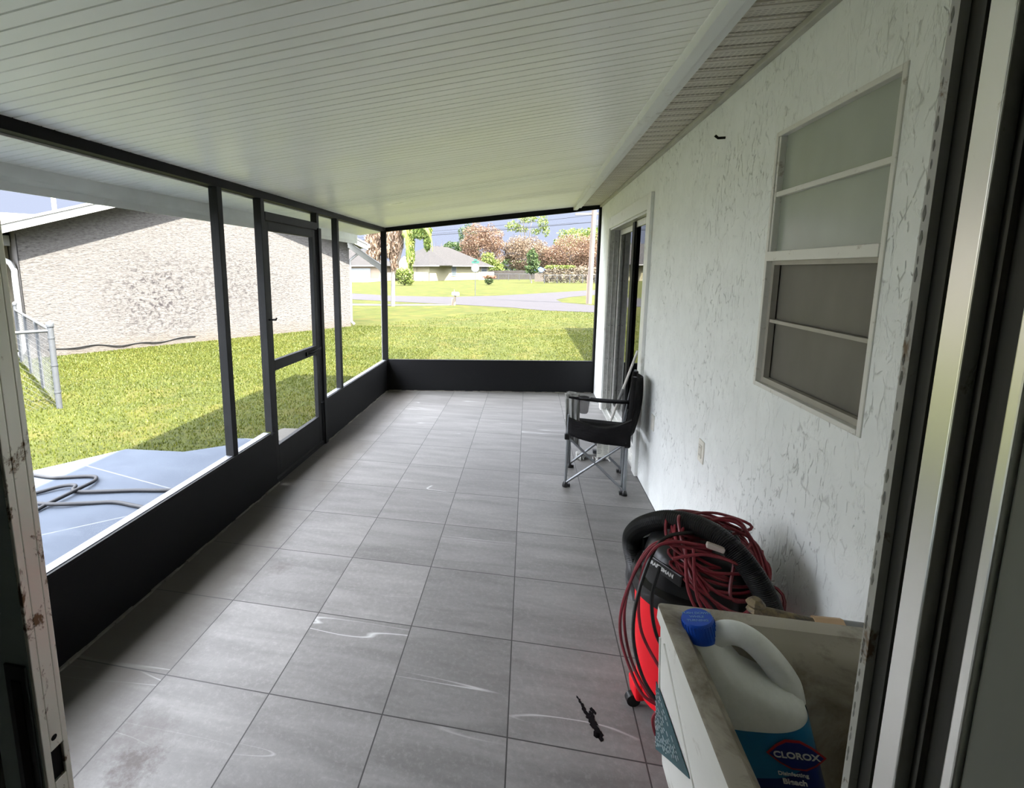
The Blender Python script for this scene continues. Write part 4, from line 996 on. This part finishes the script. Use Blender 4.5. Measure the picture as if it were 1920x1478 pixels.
# ================================================================== THINGS ON THE PORCH
M_STEEL = plain('grey_powder_tube', (.19, .20, .21), .35, .5, var=.08)
M_FAB = NT('black_chair_fabric'); _f = M_FAB
_f.set(_f.ramp(_f.noise(_f.obj((1, 1, 2)), 5, 4), [(.3, (.0022, .0021, .0023)), (.75, (.012, .011, .0115))]), .7, spec=.12)
_f.bump(_f.noise(_f.obj((1, 3, 3)), 6, 3), .5, .02); M_FAB = _f.m
M_PLB = plain('black_plastic', (.006, .006, .006), .35, var=.2)
def chair():
    t = thing('folding_camp_chair', 'black folding camp chair with grey tube legs beside the sliding door', 'chair', (1.92, 2.25, 0))
    O = Vector((1.92, 2.25, 0))
    def L(p): return Vector(p)-O
    NL, NR, FR, FL = (1.715, 2.09), (2.125, 2.02), (2.175, 2.43), (1.775, 2.47)
    r = .0095
    def leg(a, b, z0, z1, rr=r): return MB().tube([L((a[0], a[1], z0)), L((b[0], b[1], z1))], rr, 10).build('leg', M_STEEL, t, smooth=True)
    leg(NL, NR, .03, .40); leg(NR, NL, .03, .40); leg(NL, FL, .03, .40); leg(FL, NL, .03, .42)
    leg(FL, FR, .03, .42); leg(FR, FL, .03, .42); leg(NR, FR, .03, .42); leg(FR, NR, .03, .42)
    NLt = (1.722, 2.10); FLt = (1.765, 2.46)
    leg(NL, NLt, .03, .56, .009); leg(FL, FLt, .03, .60, .009)
    for a, b, nm in ((NR, (2.135, 2.055), 'back_post'), (FR, (2.19, 2.30), 'back_post')):
        MB().tube([L((a[0], a[1], .03)), L((a[0], a[1]+.005, .42)), L((b[0]+.025, b[1], .875))], .0115, 10).build(nm, M_STEEL, t, smooth=True)
    MB().tube([L((NR[0]-.02, NR[1]+.012, .03)), L((NR[0]-.016, NR[1]+.012, .40))], .008, 8).build('leg', M_STEEL, t, smooth=True)
    for p in (NL, NR, FR, FL):
        m = MB().lathe([(.021, 0), (.023, .008), (.018, .028), (.013, .04)], L((p[0], p[1], 0)), 12); m.box(*[v for v in (p[0]-O.x+.0, p[0]-O.x+.035*(1 if p in (NL, FL) else -1), p[1]-O.y-.012, p[1]-O.y+.012)] if p in (NL, FL) else (p[0]-O.x-.035, p[0]-O.x, p[1]-O.y-.012, p[1]-O.y+.012), .004, .026)
        m.build('foot', M_PLB, t, smooth=True)
    for p, z in ((NL, .395), (NR, .385), (FR, .40), (FL, .40)):
        MB().box(p[0]-O.x-.018, p[0]-O.x+.018, p[1]-O.y-.018, p[1]-O.y+.018, z-.022, z+.022).build('corner_joint', M_PLB, t, bevel=.006)
    # seat sagging between the corners
    def bil(u, v):
        a = Vector((*NL, .42)).lerp(Vector((*NR, .40)), u); b = Vector((*FL, .43)).lerp(Vector((*FR, .42)), u); p = a.lerp(b, v)
        p.z -= .06*math.sin(PI*u)*math.sin(PI*v); return L(p)
    MB().sheet([[bil(u/10, v/10) for u in range(11)] for v in range(11)]).build('seat', M_FAB, t, smooth=True, solid=.004)
    # near side pouch (insulated bag) hanging from the near arm
    def pouch(u, w):
        x = NLt[0]+(NR[0]+.02-NLt[0])*u; y = NLt[1]-.03+(2.035-NLt[1])*u-.03*math.sin(PI*u)*(1-.3*w)
        top = .545+.03*(u**2)-.045*math.sin(PI*u); bot = .415-.045*math.sin(PI*u*.5+.3*u)*.9
        return L((x, y+.012*math.sin(7*u+3*w), top+(bot-top)*w))
    MB().sheet([[pouch(i/14, j/7) for i in range(15)] for j in range(8)]).build('side_pouch', M_FAB, t, smooth=True, solid=.012)
    MB().tube([pouch(i/14, 0) for i in range(15)], .008, 6).build('near_arm_strap', M_PLB, t, smooth=True)
    # far armrest with mesh cup holder
    A = Vector((1.745, 2.46, .612)); B = Vector((2.20, 2.34, .615)); wv = Vector((.03, .045, 0))
    g = []
    for i in range(9):
        p = A.lerp(B, i/8); p.z -= .012*math.sin(PI*i/8); wd = .055-.02*i/8; g.append([L(p+Vector((0, s*wd, .004*(1-abs(s)))) ) for s in (-1, -.5, 0, .5, 1)])
    MB().sheet(g).build('armrest', M_FAB, t, smooth=True, solid=.012)
    c = L((1.865, 2.425, .60)); ch = MB().lathe([(.044, .012), (.046, .004), (.044, -.02), (.036, -.10), (.028, -.115)], c, 20, cap=False); ch.lathe([(.028, -.115), (.001, -.118)], c, 20, cap=False)
    ch.build('cup_holder', M_SCRM, t, smooth=True)
    MB().tube([(c.x+.046*math.cos(k*PI/10), c.y+.046*math.sin(k*PI/10), c.z+.012) for k in range(20)], .005, 6, closed=True).build('cup_holder_rim', M_PLB, t, smooth=True)
    # backrest
    a0 = Vector((2.155, 2.045, .87)); a1 = Vector((2.215, 2.30, .86)); b0 = Vector((2.13, 2.03, .43)); b1 = Vector((2.185, 2.42, .43))
    g = []
    for j in range(13):
        s = j/12; p = a0.lerp(b0, s); q = a1.lerp(b1, s); row = []
        for i in range(9):
            u = i/8; w = p.lerp(q, u); w.x += .055*math.sin(PI*u)+.02*math.sin(PI*s); w.z -= .015*math.sin(PI*u)*(1-s); row.append(L(w))
        g.append(row)
    MB().sheet(g).build('backrest', M_FAB, t, smooth=True, solid=.006)
    for a, b in ((a0, b0), (a1, b1)):
        MB().tube([L(a+Vector((.0, 0, .005))), L(a.lerp(b, .5)+Vector((.004, 0, 0))), L(a.lerp(b, .72))], .018, 10, rad=[.02, .018, .013]).build('back_sleeve', M_FAB, t, smooth=True)
    # care label hanging under the seat
    lb = MB(); O2 = [(1.945, 2.20), (2.035, 2.19)]
    lb.sheet([[L((O2[0][0]+(O2[1][0]-O2[0][0])*u, 2.20-.02*w, .366-.15*w)) for u in (0, .5, 1)] for w in (0, .33, .66, 1)])
    lo = lb.build('warning_tag', plain('white_tag_paper', (.70, .70, .63), .7), t, solid=.001)
    MB().sheet([[L((O2[0][0]+(O2[1][0]-O2[0][0])*u, 2.198-.02*w, .3665-.15*w)) for u in (0, .5, 1)] for w in (0, .13)]).build('yellow_band', plain('yellow_print', (.68, .52, .08), .6), lo, solid=.0015)
    pr = MB(); rnd = random.Random(6)
    for j in range(9):
        w = .22+j*.075
        for sx0 in (.06, .54):
            z = .366-.15*w; x0 = O2[0][0]+.09*sx0; pr.box(x0-O.x, x0-O.x+.036*rnd.uniform(.6, 1), 2.197-.02*w-O.y, 2.1975-.02*w-O.y, z, z+.003)
    pr.build('small_print', plain('grey_print', (.22, .22, .2), .7), lo)
_s = NT('black_net'); _s.set((.03, .03, .03), .7); _tr = _s.n('BsdfTransparent'); _mx = _s.n('MixShader'); _mx.inputs[0].default_value = .55
_s.l(_tr.outputs[0], _mx.inputs[1]); _s.l(_s.b.outputs[0], _mx.inputs[2]); _s.l(_mx.outputs[0], _s.o.inputs[0]); M_SCRM = _s.m
chair()
# grey bag draped over the far armrest
def drape():
    g = []
    _c = NT('grey_sheer_cloth'); _c.set(_c.ramp(_c.noise(_c.obj((6, 6, .6)), 9, 3), [(.35, (.12, .12, .115)), (.65, (.34, .34, .32))]), .6)
    for j in range(25):
        s = j/24; row = []
        for i in range(13):
            u = i/12; x = 1.715+.02*s+(.115-.01*s)*u; y = 2.405-.012*math.sin(u*17+3*s)*(.3+s)-.03*s
            z = .635-.03*abs(u-.3)-.36*s-.05*s*u
            if s < .08: y = 2.405+.10*(1-s/.08)*.6; z = .632-.0*u
            row.append((x, y, z))
        g.append(row)
    o = MB().sheet(g).build('draped_cloth', _c.m, smooth=True, solid=.003)
    tag(o, 'grey crumpled cloth bag draped over the front of the far armrest of the camp chair', 'cloth')
    rnd = random.Random(1)
    st = MB().tube(spline([(1.73+.09*rnd.random(), 2.44+.04*rnd.random()-.02, .638+.012*rnd.random()) for k in range(14)], 5), .003, 5)
    st.build('drawstring', plain('grey_cord', (.35, .35, .33), .8), o, smooth=True)
drape()
# mop leaning on the sliding door
mp = thing('mop', 'grey flat mop with long pale handle leaning on the sliding door behind the chair', 'mop', (2.0, 2.72, 0))
MB().tube([(.04, .0, .05), (.28, -.14, .98)], .010, 10).build('handle', plain('pale_mop_handle', (.62, .60, .55), .4), mp, smooth=True)
MB().tube([(.165, -.073, .535), (.195, -.09, .65)], .013, 10).build('grip_joint', M_WPIPE, mp, smooth=True)
MB().box(-.13, .10, -.045, .045, .025, .045).build('mop_plate', plain('mop_grey_plate', (.16, .16, .15), .5), mp, bevel=.004)
fr = MB(); rnd = random.Random(12)
for i in range(46):
    x = -.15+.27*rnd.random(); y = -.05+.10*rnd.random(); a = rnd.uniform(-2.6, -.4); fr.tube(spline([(x, y, .03), (x+.02*math.cos(a), y+.02*math.sin(a), .022), (x+.05*math.cos(a), y+.05*math.sin(a), .007)], 3), .006, 5)
fr.build('mop_strands', plain('mop_strand_grey', (.42, .42, .40), .9, var=.25), mp, smooth=True)
hb = MB().box(-.01, .07, -.02, .02, .045, .075); hb.build('swivel', M_GALV, mp, bevel=.004)

# ---------------------------------------------------------------- shop vacuum
M_RED = plain('red_plastic_drum', (.75, .010, .020), .45, spec=.3, var=.12, vs=4)
M_RUB = plain('black_ribbed_hose', (.007, .007, .007), .45, var=.2)
def vacuum():
    cx, cy = 2.035, .26
    t = thing('shop_vacuum', 'red wet dry shop vacuum with black lid beside the utility sink', 'vacuum cleaner', (cx, cy, 0), math.radians(-20))
    MB().lathe([(.150, .045), (.178, .06), (.190, .16), (.200, .30), (.208, .46), (.210, .490)], n=40, pw=2.5).build('drum', M_RED, t, smooth=True)
    for a in (30, 120, 210, 300):
        q = math.radians(a); c, s = math.cos(q), math.sin(q)
        MB().bar((c*.14, s*.14, .085), (c*.215, s*.215, .075), .07, .07).build('caster_mount', M_RED, t, bevel=.01)
    for a in (30, 120, 210, 300):
        q = math.radians(a); c, s = math.cos(q), math.sin(q)
        MB().tube([(c*.21-s*.012, s*.21+c*.012, .025), (c*.21+s*.012, s*.21-c*.012, .025)], .025, 16).build('caster', M_PLB, t, smooth=True)
    MB().lathe([(.205, .48), (.219, .485), (.222, .505), (.215, .53), (.19, .545)], n=40, pw=2.5).build('lid_rim', M_PLB, t, smooth=True)
    MB().lathe([(.190, .53), (.184, .59), (.168, .645), (.140, .672), (.07, .685), (.01, .687)], n=40, pw=2.8).build('motor_housing', plain('charcoal_plastic', (.009, .0095, .010), .3, var=.15), t, smooth=True)
    MB().tube(spline([(-.10, -.03, .67), (-.09, -.03, .71), (0, -.02, .735), (.09, -.0, .71), (.10, .0, .67)], 5), .015, 10).build('carry_handle', M_PLB, t, smooth=True)
    for a in (155, -30):
        q = math.radians(a); l = MB().box(-.03, .03, -.02, .018, .46, .585); l.xf(Matrix.Rotation(q-PI/2, 4, 'Z') @ Matrix.Translation((0, .222, 0))); l.build('latch', M_PLB, t, bevel=.006, smooth=True)
    # brand lettering on the housing, facing the doorway
    q = math.radians(-146+20); n = Vector((math.cos(q), math.sin(q), .16)).normalized(); xa = Vector((-math.sin(q), math.cos(q), 0))
    text('CRAFTSMAN', .0185, basis(Vector((math.cos(q)*.1972, math.sin(q)*.1972, .612)), xa, n.cross(xa)), plain('white_lettering', (.75, .75, .74), .5), t, 'brand_lettering', .001, .0005)
    MB().box(-.082, .082, -.020, .020, -.03, .0).xf(basis(Vector((math.cos(q)*.1965, math.sin(q)*.1965, .612)), xa, n.cross(xa))).build('badge_plate', M_PLB, t, bevel=.004)
    # warning sticker on the drum
    q = math.radians(-150+20); rr = .2120
    lab = [[(rr*math.cos(q+(i-3)*.045), rr*math.sin(q+(i-3)*.045), z) for i in range(7)] for z in (.395, .465)]
    lo = MB().sheet(lab).build('sticker', plain('white_sticker', (.70, .69, .66), .5), t, solid=.0015)
    pr = MB(); rnd = random.Random(4)
    for z in (.405, .418, .431, .444):
        for i in range(7):
            if rnd.random() < .35: continue
            a = q+(i-3)*.04; k = rr+.0015; pr.sheet([[(k*math.cos(a), k*math.sin(a), z), (k*math.cos(a+.028), k*math.sin(a+.028), z)], [(k*math.cos(a), k*math.sin(a), z+.006), (k*math.cos(a+.028), k*math.sin(a+.028), z+.006)]])
    pr.build('small_print', M_BLK, lo, fix=False)
    return t
vac = vacuum()
# ribbed hose arching over the vacuum (a part of it)
Mv = vac.matrix_basis.inverted()
hpts = [(1.88, .47, .28), (1.862, .45, .37), (1.85, .40, .46), (1.832, .405, .54), (1.836, .400, .593), (1.865, .36, .655), (1.92, .285, .722), (1.982, .20, .758), (2.033, .13, .76), (2.075, .085, .732), (2.11, .055, .69), (2.14, .03, .636), (2.16, .01, .573), (2.165, -.02, .50), (2.16, -.05, .43)]
hs = spline(hpts, 26); rad = [.0325+(.0020 if k % 2 else -.0014) for k in range(len(hs))]
MB().tube([Mv @ p for p in hs], 0, 16, rad=rad).build('vacuum_hose', M_RUB, vac)
bpy.context.view_layer.update()

# red extension cord piled over the vacuum
def cords():
    rnd = random.Random(21); t = thing('extension_cord', 'tangled dark red extension cord piled on top of the shop vacuum', 'cord', (2.0, .2, .6))
    O = Vector((2.0, .2, .6)); P = []
    cx, cy = 2.02, .165
    for k in range(15):                       # loose oval loops draped over the housing
        a0 = rnd.uniform(0, 2*PI); rx = rnd.uniform(.11, .165); ry = rnd.uniform(.08, .135); tilt = rnd.uniform(-.35, .35); zz = rnd.uniform(.68, .755)
        ox = rnd.uniform(.0, .05); oy = rnd.uniform(-.03, .05); n = 9
        for i in range(n):
            a = a0+2*PI*i/n*1.04; r = math.hypot(math.cos(a), math.sin(a))
            x = cx+ox+rx*math.cos(a); y = cy+oy+ry*math.sin(a); rr = math.hypot(x-2.035, y-.26)
            z = zz+tilt*(x-cx)*.8-max(0, rr-.12)*1.5+rnd.uniform(-.012, .012)
            if rr < .23: z = max(z, .70-.9*max(0, rr-.11))
            P.append(Vector((x, y, z))-O)
    m = plain('dark_red_cord', (.17, .013, .022), .4, var=.25, vs=12)
    MB().tube(spline(P, 7), .0052, 7).build('cord', m, t, smooth=True)
    def strand(pts, r=.0052, mt=m, nm='cord_loop'):
        MB().tube(spline([Vector(p)-O for p in pts], 8), r, 7).build(nm, mt, t, smooth=True)
    strand([(2.06, .10, .70), (1.93, .12, .715), (1.85, .14, .70), (1.79, .12, .62), (1.745, .09, .50), (1.74, .07, .40), (1.765, .03, .32), (1.80, -.02, .27), (1.86, -.05, .26)])
    strand([(2.02, .13, .705), (1.90, .16, .71), (1.83, .16, .67), (1.775, .13, .56), (1.755, .10, .44), (1.775, .04, .33), (1.83, -.03, .26), (1.89, -.06, .24)])
    strand([(2.05, .10, .73), (1.90, .12, .73), (1.83, .12, .68), (1.795, .09, .56), (1.80, .05, .44), (1.85, -.01, .36)])
    strand([(1.93, .10, .72), (1.925, .03, .62), (1.97, .0, .55), (2.05, .0, .56), (2.11, .02, .62), (2.09, .05, .70), (1.98, .06, .73), (1.88, .06, .705)])
    strand([(1.95, .09, .73), (1.95, .01, .60), (2.03, -.02, .53), (2.12, .0, .58), (2.14, .04, .66), (2.07, .08, .72)])
    strand([(2.13, .02, .63), (2.10, -.03, .56), (2.04, -.06, .49), (2.00, -.08, .44)])
    strand([(2.16, .08, .66), (2.19, .02, .56), (2.17, -.04, .48), (2.10, -.08, .42)])
    strand([(1.86, -.05, .27), (1.83, -.04, .22), (1.84, -.03, .15), (1.87, -.05, .10), (1.89, -.06, .06)])
    strand([(2.06, .20, .72), (1.95, .16, .745), (1.86, .14, .71), (1.79, .07, .58), (1.77, .03, .44), (1.80, -.01, .32), (1.86, -.06, .26), (1.90, -.07, .25)], .0058, M_RUB, 'black_power_cord')
    strand([(1.85, .08, .66), (1.83, .07, .55), (1.845, .04, .44), (1.90, .0, .36)], .0058, M_RUB, 'black_power_cord')
    MB().bar(Vector((1.985, .085, .752))-O, Vector((2.035, .075, .742))-O, .022, .016).build('cord_plug', plain('pale_plug', (.50, .42, .38), .5), t, bevel=.004)
cords()

# ---------------------------------------------------------------- utility sink
M_SNK = m_dirty('grimy_sink_plastic', (.42, .38, .31), (.17, .14, .10), .46, .66, 7, .5)
M_SNKW = m_dirty('white_sink_side', (.84, .84, .78), (.42, .38, .30), .60, .72, 9, .4)
def sink():
    x0, x1, y0, y1, H = 1.700, 2.286, YN+.004, -.448, .90
    t = thing('utility_sink', 'grimy laundry sink with white sides in the bottom right foreground', 'sink', ((x0+x1)/2, (y0+y1)/2, 0))
    ox, oy = (x0+x1)/2, (y0+y1)/2; hx, hy = (x1-x0)/2, (y1-y0)/2
    def ring(hx, hy, z, r, n=6, cxx=0, cyy=0):
        out = []
        for sx, sy, a0 in ((1, 1, 0), (-1, 1, PI/2), (-1, -1, PI), (1, -1, 3*PI/2)):
            for k in range(n+1):
                a = a0+PI/2*k/n; out.append((cxx+sx*(hx-r)+r*math.cos(a), cyy+sy*(hy-r)+r*math.sin(a), z))
        return out
    # basin: rim top, stepped ledge, inner walls, floor
    w = .036
    b = MB().loft([ring(hx, hy, H-.002, .012), ring(hx-.004, hy-.004, H, .012), ring(hx-w, hy-w, H-.002, .03), ring(hx-w-.012, hy-w-.012, H-.022, .035), ring(hx-w-.022, hy-w-.022, H-.030, .04), ring(hx-w-.03, hy-w-.03, H-.06, .045), ring(hx-.095, hy-.085, H-.31, .05), ring(hx-.12, hy-.11, H-.335, .05)], cap=False)
    b.add(ring(hx-.12, hy-.11, H-.335, .05), [list(range(28))])
    b.build('basin', M_SNK, t, smooth=True, fix=False)
    s = MB().loft([ring(hx, hy, H-.002, .012), ring(hx+.001, hy, H-.03, .012), ring(hx-.006, hy-.004, H-.032, .012), ring(hx-.010, hy-.006, H-.14, .012), ring(hx-.022, hy-.015, H-.36, .03)], cap=False)
    s.build('side_wall', M_SNKW, t, smooth=True)
    # raised panel mouldings on the left side
    p = MB()
    X = lambda z: -hx+.010+(H-.14-z)*.0545 if z < H-.14 else -hx+.006+(H-.032-z)*.037
    p.bar((X(.84), hy-.05, .84), (X(.60), hy-.46, .60), .005, .008, (1, 0, 0)); p.bar((X(.83), hy-.02, .83), (X(.60), hy-.02, .60), .004, .008, (1, 0, 0)); p.bar((X(.862), hy-.01, .862), (X(.862), -hy+.01, .862), .003, .005, (1, 0, 0))
    p.build('side_moulding', M_SNKW, t, bevel=.002)
    # teal instruction label, a triangle-like strip
    poly = [(-.4495, .705), (-.56, .716), (-.68, .724), (-.56, .625), (-.4505, .532)]
    def on(y, z, e=.0015): return (min(X(z)-e, -hx+.05)-.0, y-oy, z)
    k = MB().add([on(y, z, .004) for y, z in poly]+[on(y, z, .002) for y, z in poly], [(0, 1, 2, 3, 4), (9, 8, 7, 6, 5)]+[(i, (i+1) % 5, 5+(i+1) % 5, 5+i) for i in range(5)])
    lo = k.build('instruction_label', plain('teal_label', (.022, .085, .10), .4), t)
    pr = MB(); rnd = random.Random(2)
    for j in range(12):
        z = .700-j*.013; lim = -.452-(z-.532)/.192*.22+.012; y = -.4555
        while y > lim:
            q = rnd.uniform(.004, .014)
            if rnd.random() < .75: pr.bar(on(y, z, .006), on(max(y-q, lim), z, .006), .0014, .001, (1, 0, 0))
            y -= q+.005
    pr.build('label_print', plain('pale_print', (.60, .66, .66), .5), lo, fix=False)
    for sx in (-1, 1):
        for sy in (-1, 1):
            MB().bar((sx*(hx-.07), sy*(hy-.06), .62), (sx*(hx-.05), sy*(hy-.045), 0), .035, .035).build('leg', M_SNKW, t, bevel=.003)
    MB().lathe([(.045, -.0), (.04, .003), (.02, .001)], (0, 0, H-.334), 20).build('drain', M_GALV, t, smooth=True)
    return t
sink()
rg = MB(); rnd = random.Random(17)
rg.sheet([[(2.10+.016*i+rnd.uniform(-.004, .004), -.86+.022*j+rnd.uniform(-.004, .004), .60+.028*math.sin(i*.8+j*.6)+.03*math.sin(PI*j/9)) for i in range(9)] for j in range(10)])
tag(rg.build('sponge_cloth', plain('yellow_green_cloth', (.13, .16, .02), .8, var=.4, vs=10), smooth=True, solid=.01), 'crumpled yellow green cloth in the bottom of the sink behind the bleach jug', 'cloth')
# brass tap and pipe stub behind the sink
tp = thing('wall_spigot', 'corroded brass spigot and hose coupling on the wall behind the sink rim', 'spigot', (2.20, -.20, .72))
_br = m_dirty('corroded_brass', (.20, .15, .08), (.07, .06, .05), .45, .6, 30, .5, .5)
MB().tube([(-.17, .03, .0), (-.04, .015, -.01)], .013, 12).build('brass_tube', _br, tp, smooth=True)
MB().lathe([(.012, -.02), (.022, -.012), (.016, -.002), (.024, .008), (.012, .022)], (-.175, .032, .008), 9).build('valve_handle', _br, tp)
MB().tube([(-.045, .015, -.01), (.02, .012, -.006)], .019, 8).build('hose_coupling', plain('tan_coupling', (.45, .30, .17), .6), tp, smooth=True)
MB().tube([(.015, .012, -.006), (.0885, .01, -.006)], .016, 12).build('pipe_stub', M_WPIPE, tp, smooth=True)

# ---------------------------------------------------------------- bleach jug
def jug():
    t = thing('bleach_jug', 'white bleach jug with blue cap and blue label standing in the sink', 'jug')
    base = Vector((1.900, -.541, .602)); Mx = Matrix.Translation(base) @ Matrix.Rotation(math.radians(-15), 4, 'Y') @ Matrix.Rotation(math.radians(-3), 4, 'X') @ Matrix.Rotation(math.radians(-10), 4, 'Z') @ Matrix.Scale(1.13, 4)
    t.matrix_world = Mx
    _w = NT('white_hdpe'); _w.set(_w.ramp(_w.noise(_w.obj(), 22, 5, .7), [(.35, (.80, .82, .79)), (.6, (.90, .91, .89))]), .32, spec=.5)
    _w.b.inputs['Subsurface Weight'].default_value = .0
    n = 40
    def sec(cx, hx, hy, z, p=3.0):
        out = []
        for k in range(n):
            a = 2*PI*k/n; c, s = math.cos(a), math.sin(a); e = 2/p
            out.append((cx+hx*math.copysign(abs(c)**e, c), hy*math.copysign(abs(s)**e, s), z))
        return out
    R = [sec(0, .070, .045, 0), sec(0, .082, .055, .006), sec(0, .086, .059, .02), sec(0, .086, .059, .13), sec(0, .086, .059, .15), sec(-.001, .085, .058, .17), sec(-.006, .078, .055, .188, 2.7), sec(-.023, .059, .050, .206, 2.5), sec(-.037, .045, .044, .225, 2.3), sec(-.042, .040, .038, .246, 2), sec(-.046, .028, .028, .266, 2), sec(-.048, .0205, .0205, .275, 2), sec(-.048, .0205, .0205, .292, 2)]
    MB().loft(R).build('body', _w.m, t, smooth=True)
    hp = [(-.044, 0, .248), (-.026, 0, .270), (-.004, 0, .279), (.020, 0, .272), (.040, 0, .250), (.056, 0, .220), (.066, 0, .190), (.066, 0, .160)]
    hs = spline(hp, 5); nn = len(hs)
    MB().tube(hs, 0, 18, rad=[.0185+.0045*(i/nn) for i in range(nn)]).build('handle', _w.m, t, smooth=True)
    blue = plain('blue_cap', (.008, .08, .52), .35, var=.1)
    cp = MB().lathe([(.0265, .270), (.0275, .276), (.0262, .304), (.0245, .307)], (-.048, 0, 0), 36); c = cp.build('cap', blue, t, smooth=True)
    rb = MB()
    for k in range(30):
        a = 2*PI*k/30; rb.bar((-.048+.0272*math.cos(a), .0272*math.sin(a), .276), (-.048+.0265*math.cos(a), .0265*math.sin(a), .303), .0015, .0015)
    rb.build('cap_ribs', blue, c)
    emb = plain('embossed_pale_blue', (.16, .32, .62), .4)
    for i, s in enumerate(('PUSH DOWN', 'WHILE', 'TURNING')):
        text(s, .0078, Matrix.Translation((-.048, .010-.010*i, .3073)), emb, c, 'cap_lettering', .0003, .0002)
    # wraparound label: lighter blue field with navy swoosh
    def band(z0f, z1f, mat, name, off, a0=0, a1=2*PI, rows=6, N=80):
        g = []
        for j in range(rows+1):
            row = []
            for k in range(N+1):
                a = a0+(a1-a0)*k/N; c, s = math.cos(a), math.sin(a); e = 2/3.
                z = z0f(a)+(z1f(a)-z0f(a))*j/rows
                row.append(((.086+off)*math.copysign(abs(c)**e, c), (.059+off)*math.copysign(abs(s)**e, s), z))
            g.append(row)
        return MB().sheet(g).build(name, mat, t, smooth=True)
    L1 = plain('label_blue', (.018, .20, .42), .3, var=.08); L2 = plain('label_navy', (.008, .025, .17), .3, var=.08)
    band(lambda a: .022, lambda a: .150+.004*math.cos(a*2), L1, 'label', .0006)
    band(lambda a: .0215, lambda a: .060+.032*math.sin((a-4.2)*1.0)+.012*math.cos(a*2), L2, 'label_lower_band', .0012)
    # logo: navy lozenge with red outline and white letters, on the face turned to the doorway
    fy = -.0607; lx, lz = .050, .113
    def loz(w, h, y, mat, name):
        pts = [(-w, 0), (-w*.62, h*.62), (-w*.25, h), (w*.25, h), (w*.62, h*.62), (w, 0), (w*.62, -h*.62), (w*.25, -h), (-w*.25, -h), (-w*.62, -h*.62)]
        return MB().prism([(lx+a, lz+b) for a, b in pts], y-.0012, y, 'y').build(name, mat, t)
    loz(.041, .026, fy+.000, plain('logo_red', (.42, .02, .03), .35), 'logo_outline'); loz(.037, .022, fy-.0012, plain('logo_navy', (.012, .025, .20), .35), 'logo_field')
    wt_ = plain('logo_white', (.80, .80, .78), .4)
    text('CLOROX', .0152, basis((lx, fy-.0026, lz), (1, 0, 0), (0, 0, 1)), wt_, t, 'brand_lettering', .0005, .0004)
    text('Disinfecting', .009, basis((.040, fy-.0008, .078), (1, 0, 0), (0, 0, 1)), wt_, t, 'label_lettering', .0004, .0002)
    text('Bleach', .013, basis((.040, fy-.0008, .064), (1, 0, 0), (0, 0, 1)), wt_, t, 'label_lettering', .0004, .0004)
    text('KILLS 99.9%', .008, basis((-.02, fy-.0012, .034), (1, 0, 0), (0, 0, 1)), wt_, t, 'label_lettering', .0004, .0002)
jug()

# ---------------------------------------------------------------- marks on the floor
def splat(name, strokes, mat, label, z=.0008, seed=1):
    rnd = random.Random(seed); mb = MB()
    for (x, y, r, ax, an) in strokes:
        n = 13; pts = []
        for k in range(n):
            a = 2*PI*k/n; rr = r*rnd.uniform(.6, 1.25); u, v = rr*ax*math.cos(a), rr*math.sin(a)
            pts.append((x+u*math.cos(an)-v*math.sin(an), y+u*math.sin(an)+v*math.cos(an)))
        mb.prism(pts, 0.0001, z+rnd.uniform(0, .0015))
    o = mb.build(name, mat); return tag(o, label, 'stain')
bt = plain('black_tar', (.004, .0035, .004), .9, spec=.1)
sts = []; rnd = random.Random(33)
for i in range(16):
    s = i/15; sts.append((1.628+.062*s+rnd.uniform(-.004, .004), .215-.150*s, .004+.009*s*rnd.uniform(.6, 1.1), 1.6, -1.1))
for i in range(9):
    s = i/8; sts.append((1.672+.022*s+rnd.uniform(-.006, .01), .165-.10*s, .008*rnd.uniform(.7, 1.2), 1.7, -1.2))
splat('tar_smear', sts, bt, 'black tar smear on the floor tile left of the sink')
